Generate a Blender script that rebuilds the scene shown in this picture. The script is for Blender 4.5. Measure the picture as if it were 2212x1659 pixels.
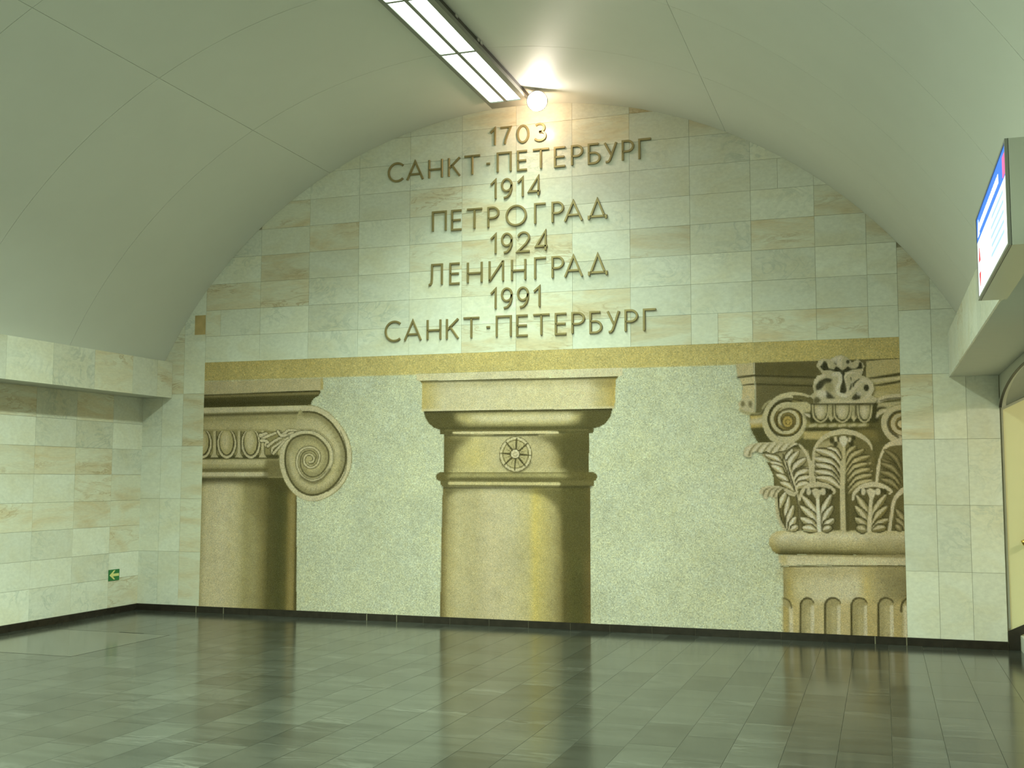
import bpy, math, random
import numpy as np
from mathutils import Matrix, Vector

sc = bpy.context.scene
for o in list(bpy.data.objects):
    bpy.data.objects.remove(o, do_unlink=True)
COL = sc.collection

# ------------------------------------------------------------------ camera
YAW, PITCH, ROLL = 0.32327, 0.08613, 0.00163
CAM = Vector((3.8098, -11.5088, 1.6))
F_PX = 2377.75
def basis():
    fw = Vector((-math.sin(YAW)*math.cos(PITCH), math.cos(YAW)*math.cos(PITCH), math.sin(PITCH)))
    r = Vector((math.cos(YAW), math.sin(YAW), 0)); u = r.cross(fw)
    return (r*math.cos(ROLL)+u*math.sin(ROLL), -r*math.sin(ROLL)+u*math.cos(ROLL), fw)
RR, UU, FW = basis()
cd = bpy.data.cameras.new('camera'); cam = bpy.data.objects.new('camera', cd); COL.objects.link(cam)
cam.matrix_world = Matrix(((RR.x, UU.x, -FW.x, CAM.x), (RR.y, UU.y, -FW.y, CAM.y), (RR.z, UU.z, -FW.z, CAM.z), (0, 0, 0, 1)))
cd.sensor_width = 36; cd.sensor_fit = 'HORIZONTAL'; cd.lens = 36*F_PX/2212; cd.clip_end = 100
sc.camera = cam

# ------------------------------------------------------------------ light and exposure
FLUO = (0.76, 0.985, 0.74)         # greenish fluorescent light
WARM = (1.0, 0.72, 0.46)
LAMP_W = 132.0                    # watts per 1.4 m module, through the louvred glass
GLASS_E = 11.5
FLOOD_W = 8.5
LAMP_SPREAD = 135
w = bpy.data.worlds.new('world'); sc.world = w; w.use_nodes = True
w.node_tree.nodes['Background'].inputs[0].default_value = (0.80, 1.0, 0.62, 1)
w.node_tree.nodes['Background'].inputs[1].default_value = 0.35
vs = sc.view_settings
vs.view_transform = 'Standard'; vs.look = 'None'; vs.gamma = 1; vs.use_curve_mapping = False
vs.exposure = 0.08

# ------------------------------------------------------------------ helpers
def lin(c):
    c = np.asarray(c, float)/255
    return np.where(c <= 0.04045, c/12.92, ((c+0.055)/1.055)**2.4)
ILL = np.array((0.73, 0.87, 0.63))
def alb(c):                      # stone colour that shows as c under the hall's light
    return np.clip(lin(c)/ILL, 0, 0.92)

def mesh_obj(name, verts, faces, mat=None, parent=None, smooth=False):
    me = bpy.data.meshes.new(name)
    me.from_pydata([tuple(v) for v in verts], [], faces)
    if mat: me.materials.append(mat)
    if smooth: me.polygons.foreach_set('use_smooth', [True]*len(me.polygons))
    me.update()
    o = bpy.data.objects.new(name, me); COL.objects.link(o)
    if parent: o.parent = parent
    return o
def empty(name, loc=(0, 0, 0)):
    o = bpy.data.objects.new(name, None); COL.objects.link(o); o.location = loc; o.empty_display_size = .1
    return o
def tag(o, label=None, cat=None, group=None, kind=None):
    if label: o['label'] = label
    if cat: o['category'] = cat
    if group: o['group'] = group
    if kind: o['kind'] = kind
    return o
class MB:
    def __init__(s): s.v = []; s.f = []
    def add(s, v, f):
        n = len(s.v); s.v += [tuple(p) for p in v]; s.f += [tuple(i+n for i in q) for q in f]
    def box(s, a, b):
        x0, y0, z0 = a; x1, y1, z1 = b
        s.add([(x0,y0,z0),(x1,y0,z0),(x1,y1,z0),(x0,y1,z0),(x0,y0,z1),(x1,y0,z1),(x1,y1,z1),(x0,y1,z1)],
              [(0,3,2,1),(4,5,6,7),(0,1,5,4),(1,2,6,5),(2,3,7,6),(3,0,4,7)])
    def prism(s, pts, off):      # closed polygon of 3D points, extruded by the vector off
        n = len(pts); off = Vector(off)
        v = [Vector(p) for p in pts]; v2 = [p+off for p in v]
        s.add(v+v2, [tuple(range(n)), tuple(range(2*n-1, n-1, -1))]+[(i, i+n, (i+1) % n+n, (i+1) % n) for i in range(n)])
    def tube(s, pts, r, n=10, closed=False):
        pts = [Vector(p) for p in pts]; rings = []
        for i, p in enumerate(pts):
            a = pts[max(i-1, 0)]; b = pts[min(i+1, len(pts)-1)]
            t = (b-a).normalized(); e = Vector((0, 0, 1)) if abs(t.z) < .9 else Vector((0, 1, 0))
            u = t.cross(e).normalized(); q = u.cross(t)
            rings.append([p+r*(math.cos(2*math.pi*k/n)*u+math.sin(2*math.pi*k/n)*q) for k in range(n)])
        v = [x for g in rings for x in g]; f = []
        for i in range(len(pts)-1):
            for k in range(n):
                f.append((i*n+k, i*n+(k+1) % n, (i+1)*n+(k+1) % n, (i+1)*n+k))
        f.append(tuple(range(n-1, -1, -1))); f.append(tuple(range((len(pts)-1)*n, len(pts)*n)))
        s.add(v, f)
    def build(s, name, mat=None, parent=None, smooth=False):
        return mesh_obj(name, s.v, s.f, mat, parent, smooth)

# ------------------------------------------------------------------ materials
def newmat(name):
    m = bpy.data.materials.new(name); m.use_nodes = True
    nt = m.node_tree; b = nt.nodes['Principled BSDF']
    return m, nt, b
def N(nt, t, **k):
    n = nt.nodes.new(t)
    for a, b in k.items(): setattr(n, a, b)
    return n
def rgba(c): return (float(c[0]), float(c[1]), float(c[2]), 1)
def plain(name, col, rough=.5, metal=0, noise=0.0, scale=8, bump=0.0):
    m, nt, b = newmat(name)
    b.inputs['Roughness'].default_value = rough; b.inputs['Metallic'].default_value = metal
    tc = N(nt, 'ShaderNodeTexCoord'); nz = N(nt, 'ShaderNodeTexNoise'); nz.inputs['Scale'].default_value = scale
    nz.inputs['Detail'].default_value = 5
    nt.links.new(tc.outputs['Object'], nz.inputs['Vector'])
    mx = N(nt, 'ShaderNodeMix', data_type='RGBA')
    mx.inputs[6].default_value = rgba(np.array(col)*(1-noise)); mx.inputs[7].default_value = rgba(np.clip(np.array(col)*(1+noise), 0, 1))
    nt.links.new(nz.outputs['Fac'], mx.inputs[0]); nt.links.new(mx.outputs[2], b.inputs['Base Color'])
    if bump:
        bp = N(nt, 'ShaderNodeBump'); bp.inputs['Strength'].default_value = bump; bp.inputs['Distance'].default_value = .01
        nt.links.new(nz.outputs['Fac'], bp.inputs['Height']); nt.links.new(bp.outputs[0], b.inputs['Normal'])
    return m
def emis(name, col, e):
    m, nt, b = newmat(name)
    b.inputs['Base Color'].default_value = rgba(np.array(col)*.4)
    b.inputs['Emission Color'].default_value = rgba(col); b.inputs['Emission Strength'].default_value = e
    return m

def marble(name, base, tan, vein, tan_amt=.5, vein_amt=.5, rough=.22, stretch=(1, 1, 1), var=.12):
    m, nt, b = newmat(name); L = nt.links.new
    tc = N(nt, 'ShaderNodeTexCoord'); oi = N(nt, 'ShaderNodeObjectInfo')
    off = N(nt, 'ShaderNodeVectorMath', operation='SCALE'); off.inputs[0].default_value = (37., 91., 53.)
    L(oi.outputs['Random'], off.inputs['Scale'])
    st = N(nt, 'ShaderNodeVectorMath', operation='MULTIPLY'); st.inputs[1].default_value = stretch
    L(tc.outputs['Object'], st.inputs[0])
    ad = N(nt, 'ShaderNodeVectorMath', operation='ADD'); L(st.outputs[0], ad.inputs[0]); L(off.outputs[0], ad.inputs[1])
    def noise(scale, det, dist, rough_=.55):
        n = N(nt, 'ShaderNodeTexNoise'); n.inputs['Scale'].default_value = scale; n.inputs['Detail'].default_value = det
        n.inputs['Distortion'].default_value = dist; n.inputs['Roughness'].default_value = rough_; L(ad.outputs[0], n.inputs['Vector']); return n
    def ramp(src, stops):
        r = N(nt, 'ShaderNodeValToRGB'); L(src, r.inputs[0]); e = r.color_ramp.elements
        e[0].position, e[0].color = stops[0][0], (stops[0][1],)*3+(1,); e[1].position, e[1].color = stops[-1][0], (stops[-1][1],)*3+(1,)
        for p, v in stops[1:-1]:
            q = e.new(p); q.color = (v,)*3+(1,)
        return r
    def mix(fac, a, c, mode='MIX'):
        x = N(nt, 'ShaderNodeMix', data_type='RGBA', blend_type=mode)
        if isinstance(fac, float): x.inputs[0].default_value = fac
        else: L(fac, x.inputs[0])
        if isinstance(a, (tuple, list, np.ndarray)): x.inputs[6].default_value = rgba(a)
        else: L(a, x.inputs[6])
        if isinstance(c, (tuple, list, np.ndarray)): x.inputs[7].default_value = rgba(c)
        else: L(c, x.inputs[7])
        return x.outputs[2]
    cloud = ramp(noise(1.6, 4, .6).outputs['Fac'], [(.42, 0.), (.72, tan_amt)])
    c1 = mix(cloud.outputs[0], base, tan)
    v = ramp(noise(2.6, 6, 1.6, .6).outputs['Fac'], [(.455, 0.), (.495, vein_amt), (.51, vein_amt*.8), (.55, 0.)])
    msk = ramp(noise(1.1, 2, 0).outputs['Fac'], [(.5, 0.), (.68, 1.)])
    vm = N(nt, 'ShaderNodeMath', operation='MULTIPLY'); L(v.outputs[0], vm.inputs[0]); L(msk.outputs[0], vm.inputs[1])
    c2 = mix(vm.outputs[0], c1, vein)
    fine = ramp(noise(22, 4, .3).outputs['Fac'], [(.3, .93), (.7, 1.05)])
    c3 = mix(1.0, c2, fine.outputs[0], 'MULTIPLY')
    mr = N(nt, 'ShaderNodeMapRange'); L(oi.outputs['Random'], mr.inputs[0]); mr.inputs[3].default_value = 1-var; mr.inputs[4].default_value = 1+var*.4
    c4 = mix(1.0, c3, mr.outputs[0], 'MULTIPLY')
    L(c4, b.inputs['Base Color']); b.inputs['Roughness'].default_value = rough
    b.inputs['Specular IOR Level'].default_value = .4 if rough > .2 else .24
    return m
M = {}
M['marble'] = marble('marble', (.87, .86, .77), (.78, .71, .52), (.52, .56, .50), .6, .5, .24, (1, 1, 1.6))
M['marble_tan'] = marble('marble_tan', (.85, .82, .69), (.74, .58, .36), (.56, .42, .24), .85, .75, .24, (.8, .8, 3.2))
M['marble_rust'] = plain('marble_rust', (.60, .43, .20), .3, 0, .3, 9)
M['grout'] = plain('grout', (.47, .42, .29), .9, 0, .1)
M['ceiling'] = plain('ceiling_paint', (.80, .80, .755), .55, 0, .03, 2)
M['gap'] = plain('joint_shadow_board', (.22, .22, .19), .9)
M['floor'] = marble('floor_stone', (.056, .059, .051), (.033, .036, .031), (.125, .125, .113), .95, .6, .15, (.55, 2.6, 1), .28)
M['floor_joint'] = plain('floor_joint', (.33, .32, .26), .8)
M['hatch'] = marble('hatch_stone', (.092, .093, .078), (.06, .062, .053), (.15, .15, .135), .9, .3, .12, (.7, 2.6, 1), .05)
M['base'] = plain('dark_skirting', (.028, .022, .016), .2, 0, .5, 14)
M['mortar'] = plain('pale_mortar', (.30, .27, .18), .9)
M['steel'] = plain('brushed_steel', (.55, .55, .52), .3, .9)
M['housing'] = plain('fixture_paint', (.24, .24, .21), .35, .2)
M['rail'] = plain('dark_rail', (.05, .045, .035), .5)
M['bronze'] = plain('bronze', (.36, .28, .13), .38, .45, .12, 14)
M['glass'] = emis('prismatic_glass', (.78, 1.0, .80), GLASS_E)
M['glass_end'] = emis('prismatic_glass_end', (.80, 1.0, .84), 3.6)
M['cream'] = plain('cream_panel', (.86, .80, .50), .4, 0, .02)
M['plaster'] = plain('pale_plaster', (.62, .62, .55), .6, 0, .04)
M['wood'] = plain('varnished_wood', (.30, .15, .05), .3, 0, .3, 30)
M['brass'] = plain('brass', (.75, .52, .15), .25, .9)

# ------------------------------------------------------------------ the setting
XL, XR, XM = -4.89, 4.905, 4.006
ZB, ZT = 0.075, 3.012
AC = (0.03, 0.56); AR = 5.24      # the vault's circle
YB = -20.0
SPR = 3.03
def arch_z(x): return AC[1]+math.sqrt(max(AR**2-(x-AC[0])**2, 0))
G = .0012                         # half a joint

# end wall: backing in the shape of the arch, then marble slabs
ts = np.linspace(math.asin((XR-AC[0])/AR), math.asin((XL-AC[0])/AR), 60)
prof = [(AC[0]+(AR+.05)*math.sin(t), AC[1]+(AR+.05)*math.cos(t)) for t in ts]
m = MB(); m.prism([(XL-.1, .012, 0), (XR+.02, .012, 0)]+[(x, .012, z) for x, z in prof], (0, .3, 0))
m.box((XL-.1, .0121, 0), (XR+.02, .30, SPR))
wall_end = tag(m.build('wall_end', M['grout']), kind='structure')

def clip_arch(poly):
    ang = np.linspace(-1.30, 1.30, 90)
    for a in ang:
        nx, nz = math.sin(a), math.cos(a); px, pz = AC[0]+AR*nx, AC[1]+AR*nz
        if all((q[0]-px)*nx+(q[1]-pz)*nz <= 0 for q in poly): continue
        out = []
        for i in range(len(poly)):
            p, q = poly[i], poly[(i+1) % len(poly)]
            dp = (p[0]-px)*nx+(p[1]-pz)*nz; dq = (q[0]-px)*nx+(q[1]-pz)*nz
            if dp <= 0: out.append(p)
            if dp*dq < 0:
                t = dp/(dp-dq); out.append((p[0]+(q[0]-p[0])*t, p[1]+(q[1]-p[1])*t))
        poly = out
        if len(poly) < 3: return None
    return poly
rng = random.Random(5)
def wall_slab(x0, x1, z0, z1, mat=None):
    poly = [(x0+G, z0+G), (x1-G, z0+G), (x1-G, z1-G), (x0+G, z1-G)]
    if z1 > 2.7 and not (z0 < 2.7 and max(abs(x0), abs(x1)) > 4.7): poly = clip_arch(poly)
    if not poly: return
    a = sum(poly[i][0]*poly[(i+1) % len(poly)][1]-poly[(i+1) % len(poly)][0]*poly[i][1] for i in range(len(poly)))/2
    if abs(a) < .0008: return
    y = -rng.random()*.0012
    cx = sum(p[0] for p in poly)/len(poly); cz = sum(p[1] for p in poly)/len(poly)
    mb = MB(); mb.prism([(p[0]-cx, 0, p[1]-cz) for p in poly], (0, .012-y, 0))
    if mat is None: mat = M['marble_tan'] if rng.random() < (.45 if cz > 3.9 else .25) else M['marble']
    o = mb.build('marble_slab', mat, wall_end); o.location = (cx, y, cz)
rows = [ZT+.32*k for k in range(9)]+[5.89]
for k in range(9):
    z0, z1 = rows[k], rows[k+1]
    xs = [-XM]+[.647*i for i in range(-5, 6)]+[XM]
    xs = [-XM, -3.25, -2.595, -1.945, -1.295, -.65, 0, .65, 1.295, 1.945, 2.58, 3.22, 3.72, XM]
    if k == 1: xs.insert(1, -3.80)
    for a, b in zip(xs, xs[1:]):
        if (k, a) in ((0, 1.945), (5, 2.58)):      # slabs pieced from two strips
            wall_slab(a, a+.28, z0, z1); wall_slab(a+.28, b, z0, z1)
        else: wall_slab(a, b, z0, z1)
piers = [ZB+.64*k for k in range(7)]
for s in (-1, 1):
    cols = [XM, 4.305, 4.605, 4.90]
    for i in range(3):
        for k in range(6):
            z0, z1 = piers[k], piers[k+1]
            a, b = sorted((s*cols[i], s*cols[i+1]))
            if z0 > SPR and i == 2: continue
            mat = None
            if s < 0 and i == 0 and k == 4:
                wall_slab(a, b, z0, 3.40, M['marble']); wall_slab(a, b, 3.40, z1, M['marble']); continue
            wall_slab(a, b, z0, z1, mat)
m = MB(); m.box((-4.165, -.0016, 3.36), (-4.012, .004, 3.60)); m.build('marble_patch', M['marble_rust'], wall_end)

# baseboards, block by block
def baseboard(name, edges, fn, light):
    root = tag(empty(name), kind='structure')
    for a, b in zip(edges, edges[1:]):
        g = .010 if round(b, 2) in light else .0015
        mb = MB(); fn(mb, a+.0015, b-g); mb.build('skirting_block', M['base'], root)
    return root
e_end = [-4.89, -4.62, -4.33, -4.03, -3.65, -3.3, -3.05, -2.64, -2.22, -1.77, -1.4, -1.08, -.76, -.3, .15, .62, 1.05, 1.5, 1.95, 2.4, 2.81, 3.25, 3.71, 4.0, 4.32, 4.9]
bb = baseboard('baseboard_end', e_end, lambda q, a, b: q.box((a, -.018, .0005), (b, .006, ZB-.001)), (-3.65, -1.77, -1.4, 3.71, 4.0, -4.03))
m = MB(); m.box((-4.89, -.0135, 0), (4.9, .004, ZB-.004)); m.build('mortar_bed', M['mortar'], bb)
e_l = [-12+.6*i for i in range(21)]
baseboard('baseboard_left', e_l, lambda q, a, b: q.box((XL-.01, a, .0005), (XL+.018, b, ZB-.001)), ())
e_r = [-12+.6*i for i in range(14)]
baseboard('baseboard_right', e_r, lambda q, a, b: q.box((XR-.018, a, .0005), (XR+.01, b, ZB-.001)), ())

# left wall
m = MB(); m.box((XL-.3, YB, 0), (XL-.012, .02, SPR)); wall_left = tag(m.build('wall_left', M['marble']), kind='structure')
zr = [ZB, .415, .715, 1.03, 1.335, 1.645, 1.952, 2.265, 2.60]
for k in range(8):
    ys = [0, -.55, -1.18, -1.82]+[-1.82-.64*i for i in range(1, 14)]
    for a, b in zip(ys, ys[1:]):
        mb = MB(); c = ((a+b)/2, (zr[k]+zr[k+1])/2); hy = (a-b)/2-G; hz = (zr[k+1]-zr[k])/2-G; d = rng.random()*.001
        mb.box((-.012, -hy, -hz), (d, hy, hz))
        o = mb.build('marble_slab', M['marble_tan'] if rng.random() < .5 else M['marble'], wall_left); o.location = (XL, c[0], c[1])

# right wall with the arched stair opening next to the end wall
OPY = -4.2
def op_z(y):                      # basket arch of the opening
    t = (y+2.1)/2.1
    return 2.29+.27*math.sqrt(max(0, 1-t*t))
m = MB(); m.box((XR, YB, 0), (XR+.3, OPY, SPR))
NS = 36
yy = [OPY*.5*(1-math.cos(math.pi*i/NS)) for i in range(NS+1)]
for a, b in zip(yy, yy[1:]):
    m.prism([(XR, a, op_z(a)), (XR, b, op_z(b)), (XR, b, SPR), (XR, a, SPR)], (.05, 0, 0))
wall_right = tag(m.build('wall_right', M['plaster']), kind='structure')
m = MB()
def arc_band(mb, x0, x1, o0, o1):
    pts = []
    for y in yy:
        t = (y+2.1)/2.1; s_ = math.sqrt(max(0, 1-t*t))
        n = Vector((t*.27, s_*2.1)); n = n.normalized() if n.length > 0 else Vector((1, 0))
        pts.append((y, op_z(y), n))
    for p, q in zip(pts, pts[1:]):
        a = [(x0, p[0]+p[2].x*o0, p[1]+p[2].y*o0), (x0, q[0]+q[2].x*o0, q[1]+q[2].y*o0), (x0, q[0]+q[2].x*o1, q[1]+q[2].y*o1), (x0, p[0]+p[2].x*o1, p[1]+p[2].y*o1)]
        mb.prism(a, (x1-x0, 0, 0))
arc_band(m, XR-.012, XR+.02, -.035, .0)
trim = tag(m.build('trim_3', M['plaster']), kind='structure')
m = MB(); arc_band(m, XR-.014, XR+.01, -.040, -.036); m.build('trim_line', M['rail'], trim)

# back wall, far behind the camera
m = MB(); m.box((XL-.3, YB-.3, 0), (XR+.3, YB, 6.2)); tag(m.build('wall_back', M['plaster']), kind='structure')

# side beams, faced with marble
def beam(name, x0, x1, z0, z1, side):
    mb = MB(); mb.box((x0+.004, YB, z0+.004), (x1-.004, -.001, z1-.002)); b = tag(mb.build(name, M['plaster']), kind='structure')
    face = x1 if side < 0 else x0
    ys = [-.003, -.30, -.76, -1.42, -2.07, -2.73]+[-2.73-.66*i for i in range(1, 13)]
    for a, c in zip(ys, ys[1:]):
        q = MB(); hy = (a-c)/2-G
        q.box((-.006, -hy, -(z1-z0)/2), (.006, hy, (z1-z0)/2))
        o = q.build('marble_slab', M['marble'] if rng.random() < .8 else M['marble_tan'], b); o.location = (face+(.001 if side < 0 else -.001), (a+c)/2, (z0+z1)/2)
    return b
beam('trim_1', XL, -4.476, 2.588, SPR, -1)
beam('trim_2', 4.463, XR, 2.60, SPR, 1)

# ceiling: a barrel vault of large panels with open joints
m = MB(); na = 64
an = [math.radians(-63+126*i/na) for i in range(na+1)]
vv = []; ff = []
for y in (.25, YB-.1):
    vv += [(AC[0]+(AR+.02)*math.sin(a), y, AC[1]+(AR+.02)*math.cos(a)) for a in an]
ff = [(i, i+1, i+na+2, i+na+1) for i in range(na)]
m.add(vv, ff); ceiling = tag(m.build('ceiling', M['gap'], None, True), kind='structure')
yj = [.0, -1.70, -3.285, -4.87, -6.45, -8.04, -9.62, -11.2, -12.8, -14.4, -16., -17.6, -20.]
aj = [-61.9, -26.9, 26.07, 61.6]
g = .0022
for a0, a1 in zip(aj, aj[1:]):
    n = max(8, int((a1-a0)/2.2)); ga = math.degrees(g/AR)
    for y0, y1 in zip(yj, yj[1:]):
        cy = (y0+y1)/2; h = (y0-y1)/2-g; K = n+1
        def pt(i, rr, y):
            a = math.radians(a0+ga+(a1-a0-2*ga)*i/n); return (AC[0]+rr*math.sin(a), y, AC[1]+rr*math.cos(a))
        vv = [pt(i, AR, y) for y in (h, -h) for i in range(K)]; ff = [(i, i+1, K+i+1, K+i) for i in range(n)]
        for y in (h, -h):
            b0 = len(vv); vv += [pt(i, AR, y) for i in range(K)]+[pt(i, AR+.015, y) for i in range(K)]
            ff += [(b0+i, b0+i+1, b0+K+i+1, b0+K+i) for i in range(n)]
        for i in (0, n):
            b0 = len(vv); vv += [pt(i, AR, h), pt(i, AR, -h), pt(i, AR+.015, -h), pt(i, AR+.015, h)]; ff.append((b0, b0+1, b0+2, b0+3))
        o = mesh_obj('ceiling_panel', vv, ff, M['ceiling'], ceiling); o.location = (0, cy, 0)
        me = o.data
        me.polygons.foreach_set('use_smooth', [k < n for k in range(len(ff))])

# floor: stone tiles in courses running down the hall
m = MB(); m.box((XL-.3, YB, -.2), (9.5, .3, -.0035)); floor = tag(m.build('floor', M['floor_joint']), kind='structure')
TW, TL = .3045, .61
x_off = 1.695
tiles = []
hx0, hx1, hy0, hy1 = -4.70, -3.15, -3.21, -1.75
for i in range(-22, 12):
    x0 = x_off+TW*i; x1 = x0+TW
    if x1 < XL+.01 or x0 > 5.0: continue
    x0 = max(x0, XL); x1 = min(x1, 5.01)
    if x1-x0 < .02: continue
    st = rng.choice([0, .2, .41]) if i % 2 else rng.choice([.3, .1, .5])
    y = 0.0; first = TL-st
    while y > YB+.7:
        y1 = y-first; first = TL
        tiles.append((x0, x1, y1, y)); y = y1
def vis_key(t):
    c = Vector(((t[0]+t[1])/2, (t[2]+t[3])/2, 0))-CAM
    d = c.dot(FW)
    if d < .5: return 1e9
    px = 1106+F_PX*c.dot(RR)/d; py = 829.5-F_PX*c.dot(UU)/d
    out = max(0, -px-30, px-2242, py-1720)
    return d+out*10
def tile_box(mb, t, loc=(0, 0)):
    x0, x1, y0, y1 = t[0]-loc[0], t[1]-loc[0], t[2]-loc[1], t[3]-loc[1]; q = .0012; z = 0; c = .00005
    mb.add([(x0+q, y0+q, -.0035), (x1-q, y0+q, -.0035), (x1-q, y1-q, -.0035), (x0+q, y1-q, -.0035),
            (x0+q, y0+q, z-c), (x1-q, y0+q, z-c), (x1-q, y1-q, z-c), (x0+q, y1-q, z-c),
            (x0+q+c, y0+q+c, z), (x1-q-c, y0+q+c, z), (x1-q-c, y1-q-c, z), (x0+q+c, y1-q-c, z)],
           [(0,1,5,4),(1,2,6,5),(2,3,7,6),(3,0,4,7),(4,5,9,8),(5,6,10,9),(6,7,11,10),(7,4,8,11),(8,9,10,11)])
def in_hatch(t): return t[0] > hx0-.31 and t[1] < hx1+.31 and t[2] > hy0-.62 and t[3] < hy1+.62
tt = []
for t in tiles:
    if t[1] > hx0 and t[0] < hx1 and t[3] > hy0 and t[2] < hy1:       # cut round the hatch
        if t[0] < hx0-.02: tt.append((t[0], hx0, t[2], t[3]))
        if t[1] > hx1+.02: tt.append((hx1, t[1], t[2], t[3]))
        a, b = max(t[0], hx0), min(t[1], hx1)
        if t[2] < hy0-.02: tt.append((a, b, t[2], hy0))
        if t[3] > hy1+.02: tt.append((a, b, hy1, t[3]))
    else: tt.append(t)
tt.sort(key=vis_key)
cache = {}
for t in tt[:300]:
    k = (round(t[1]-t[0], 3), round(t[3]-t[2], 3)); c = ((t[0]+t[1])/2, (t[2]+t[3])/2)
    if k not in cache:
        mb = MB(); tile_box(mb, t, c); o = mb.build('floor_tile', M['floor'], floor); cache[k] = o
    else:
        o = cache[k].copy(); COL.objects.link(o); o.parent = floor
    o.location = (c[0], c[1], 0)
mb = MB()
for t in tt[300:]: tile_box(mb, t)
tag(mb.build('floor_tiles', M['floor'], floor), kind='stuff')

# the stair passage seen through the opening
SL = .485
def px(x): return 2.29+SL*(x-4.93)
m = MB(); XE = 8.6
m.prism([(XR+.02, .0, .0), (XE, .0, .0), (XE, .0, px(XE)), (XR+.02, .0, px(XR+.02))], (0, .2, 0))
m.prism([(XR+.02, OPY, .0), (XE, OPY, .0), (XE, OPY, px(XE)), (XR+.02, OPY, px(XR+.02))], (0, -.2, 0))
pw = tag(m.build('wall_passage', M['cream']), kind='structure')
m = MB(); m.prism([(XR+.012, -.010, px(XR)-.012), (XE, -.010, px(XE)-.012), (XE, -.010, px(XE)+.012), (XR+.012, -.010, px(XR)+.012)], (0, .012, 0)); m.build('steel_strip', M['steel'], pw)
m = MB(); m.box((XR+.006, -.012, .2), (XR+.022, .01, 2.29)); m.build('corner_strip', M['steel'], pw)
m = MB(); m.prism([(XR+.002, -.012, 0.001), (5.005, -.012, 0.001), (5.005, -.012, .14), (XE, -.012, .14+SL*(XE-5.005)), (XE, -.012, .185+SL*(XE-4.92)), (XR+.002, -.012, .178)], (0, .02, 0)); m.build('skirting_block', M['base'], pw)
m = MB(); m.box((XE, OPY, 0), (XE+.2, 0, 5.0)); m.build('landing_wall', M['cream'], pw)
vv = []; ff = []
for k, x in enumerate((XR+.04, XE)):
    for y in yy: vv.append((x, y, op_z(y)+SL*(x-4.93)))
n = len(yy)
ff = [(i, i+1, n+i+1, n+i) for i in range(n-1)]
m = MB(); m.add(vv, ff)
for i in range(n-1):
    a, b = yy[i], yy[i+1]
m2 = m.build('passage_vault', M['plaster'], pw, True)
md = m2.modifiers.new('thick', 'SOLIDIFY'); md.thickness = .1; md.offset = 1
stairs = empty('staircase', (5.0, -2.1, 0)); tag(stairs, 'pale stone stairs rising out of the hall behind the right-hand opening', 'stairs')
for k in range(8):
    m = MB(); m.box((5.01+.29*k-5, OPY+2.12, .14*k+.001), (5.01+.29*(k+1)-5 if k < 7 else 3.59, 2.085, .14*(k+1))); m.build('step', M['plaster'], stairs)
m = MB()
m.tube([(5.075, -.075, 1.02), (6.6, -.075, 1.02+SL*1.525), (8.3, -.075, 1.02+SL*3.225)], .022)
hr = empty('handrail', (5.1, -.0, .99)); tag(hr, 'wooden stair handrail with brass end on the cream passage wall', 'handrail')
def sub(name, mb, mat, parent, smooth=False):
    o = mb.build(name, mat, parent, smooth); o.matrix_parent_inverse = Matrix.Translation(-parent.location); return o
sub('rail', m, M['wood'], hr, True)
m = MB(); m.tube([(5.045, -.075, 1.005), (5.085, -.075, 1.025)], .026); sub('end_cap', m, M['brass'], hr, True)
for x in (5.35, 6.6, 7.9):
    m = MB(); m.tube([(x, -.075, 1.0+SL*(x-5.075)), (x, -.07, .955+SL*(x-5.075)), (x, -.0, .945+SL*(x-5.075))], .009, 8); sub('bracket', m, M['brass'], hr, True)
pl = empty('passage_fill_lamp', (7.1, -2.1, px(7.1)-.12)); tag(pl, 'unseen lamp added to brighten the stairs behind the right-hand opening', 'ceiling light')  # out of view, added to brighten the cream wall and passage vault
m = MB(); m.box((-.05, -.05, -.02), (.05, .05, .03)); m.box((-.01, -.01, .03), (.01, .01, .36)); m.build('housing', M['housing'], pl)
m = MB()
for k in range(12):
    a, b = math.pi*k/12, math.pi*(k+1)/12; v = [(.13*math.sin(t)*math.cos(2*math.pi*q/20), .13*math.sin(t)*math.sin(2*math.pi*q/20), -.14+.13*math.cos(t)) for t in (a+.001, b-.001) for q in range(20)]
    m.add(v, [(q, 20+q, 20+(q+1) % 20, (q+1) % 20) for q in range(20)])
m.build('diffuser', emis('fill_lamp_glass', (1, .97, .78), 120), pl, True)

# ------------------------------------------------------------------ mosaic picture, painted as stone colours on a 5 mm grid
RES = .005
CW, CH = int(round(2*XM/RES)), int(round((ZT-ZB)/RES))
IMG = np.zeros((CH, CW, 3)); SID = np.zeros((CH, CW), int)
def wall_pt(x, y):               # photograph coordinates -> metres on the end wall
    d = FW*F_PX+RR*(x-1106)-UU*(y-829.5); t = -CAM.y/d.y
    return CAM.x+d.x*t, CAM.z+d.z*t
class View:                       # drawing frame: offset and scale to photograph coordinates
    def __init__(s, ox, oy, k): s.ox, s.oy, s.k = ox, oy, k
    def __call__(s, pts):
        out = []
        for a, b in pts:
            X, Z = wall_pt(s.ox+a*s.k, s.oy+b*s.k); out.append(((X+XM)/RES, (ZT-Z)/RES))
        return np.array(out)
V = View(0, 0, 1); A1 = View(420, 720, 540/2212); B1 = View(880, 740, 520/2212)
C1 = View(1560, 720, 420/2212); C2 = View(1560, 1000, 420/1742)
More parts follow.
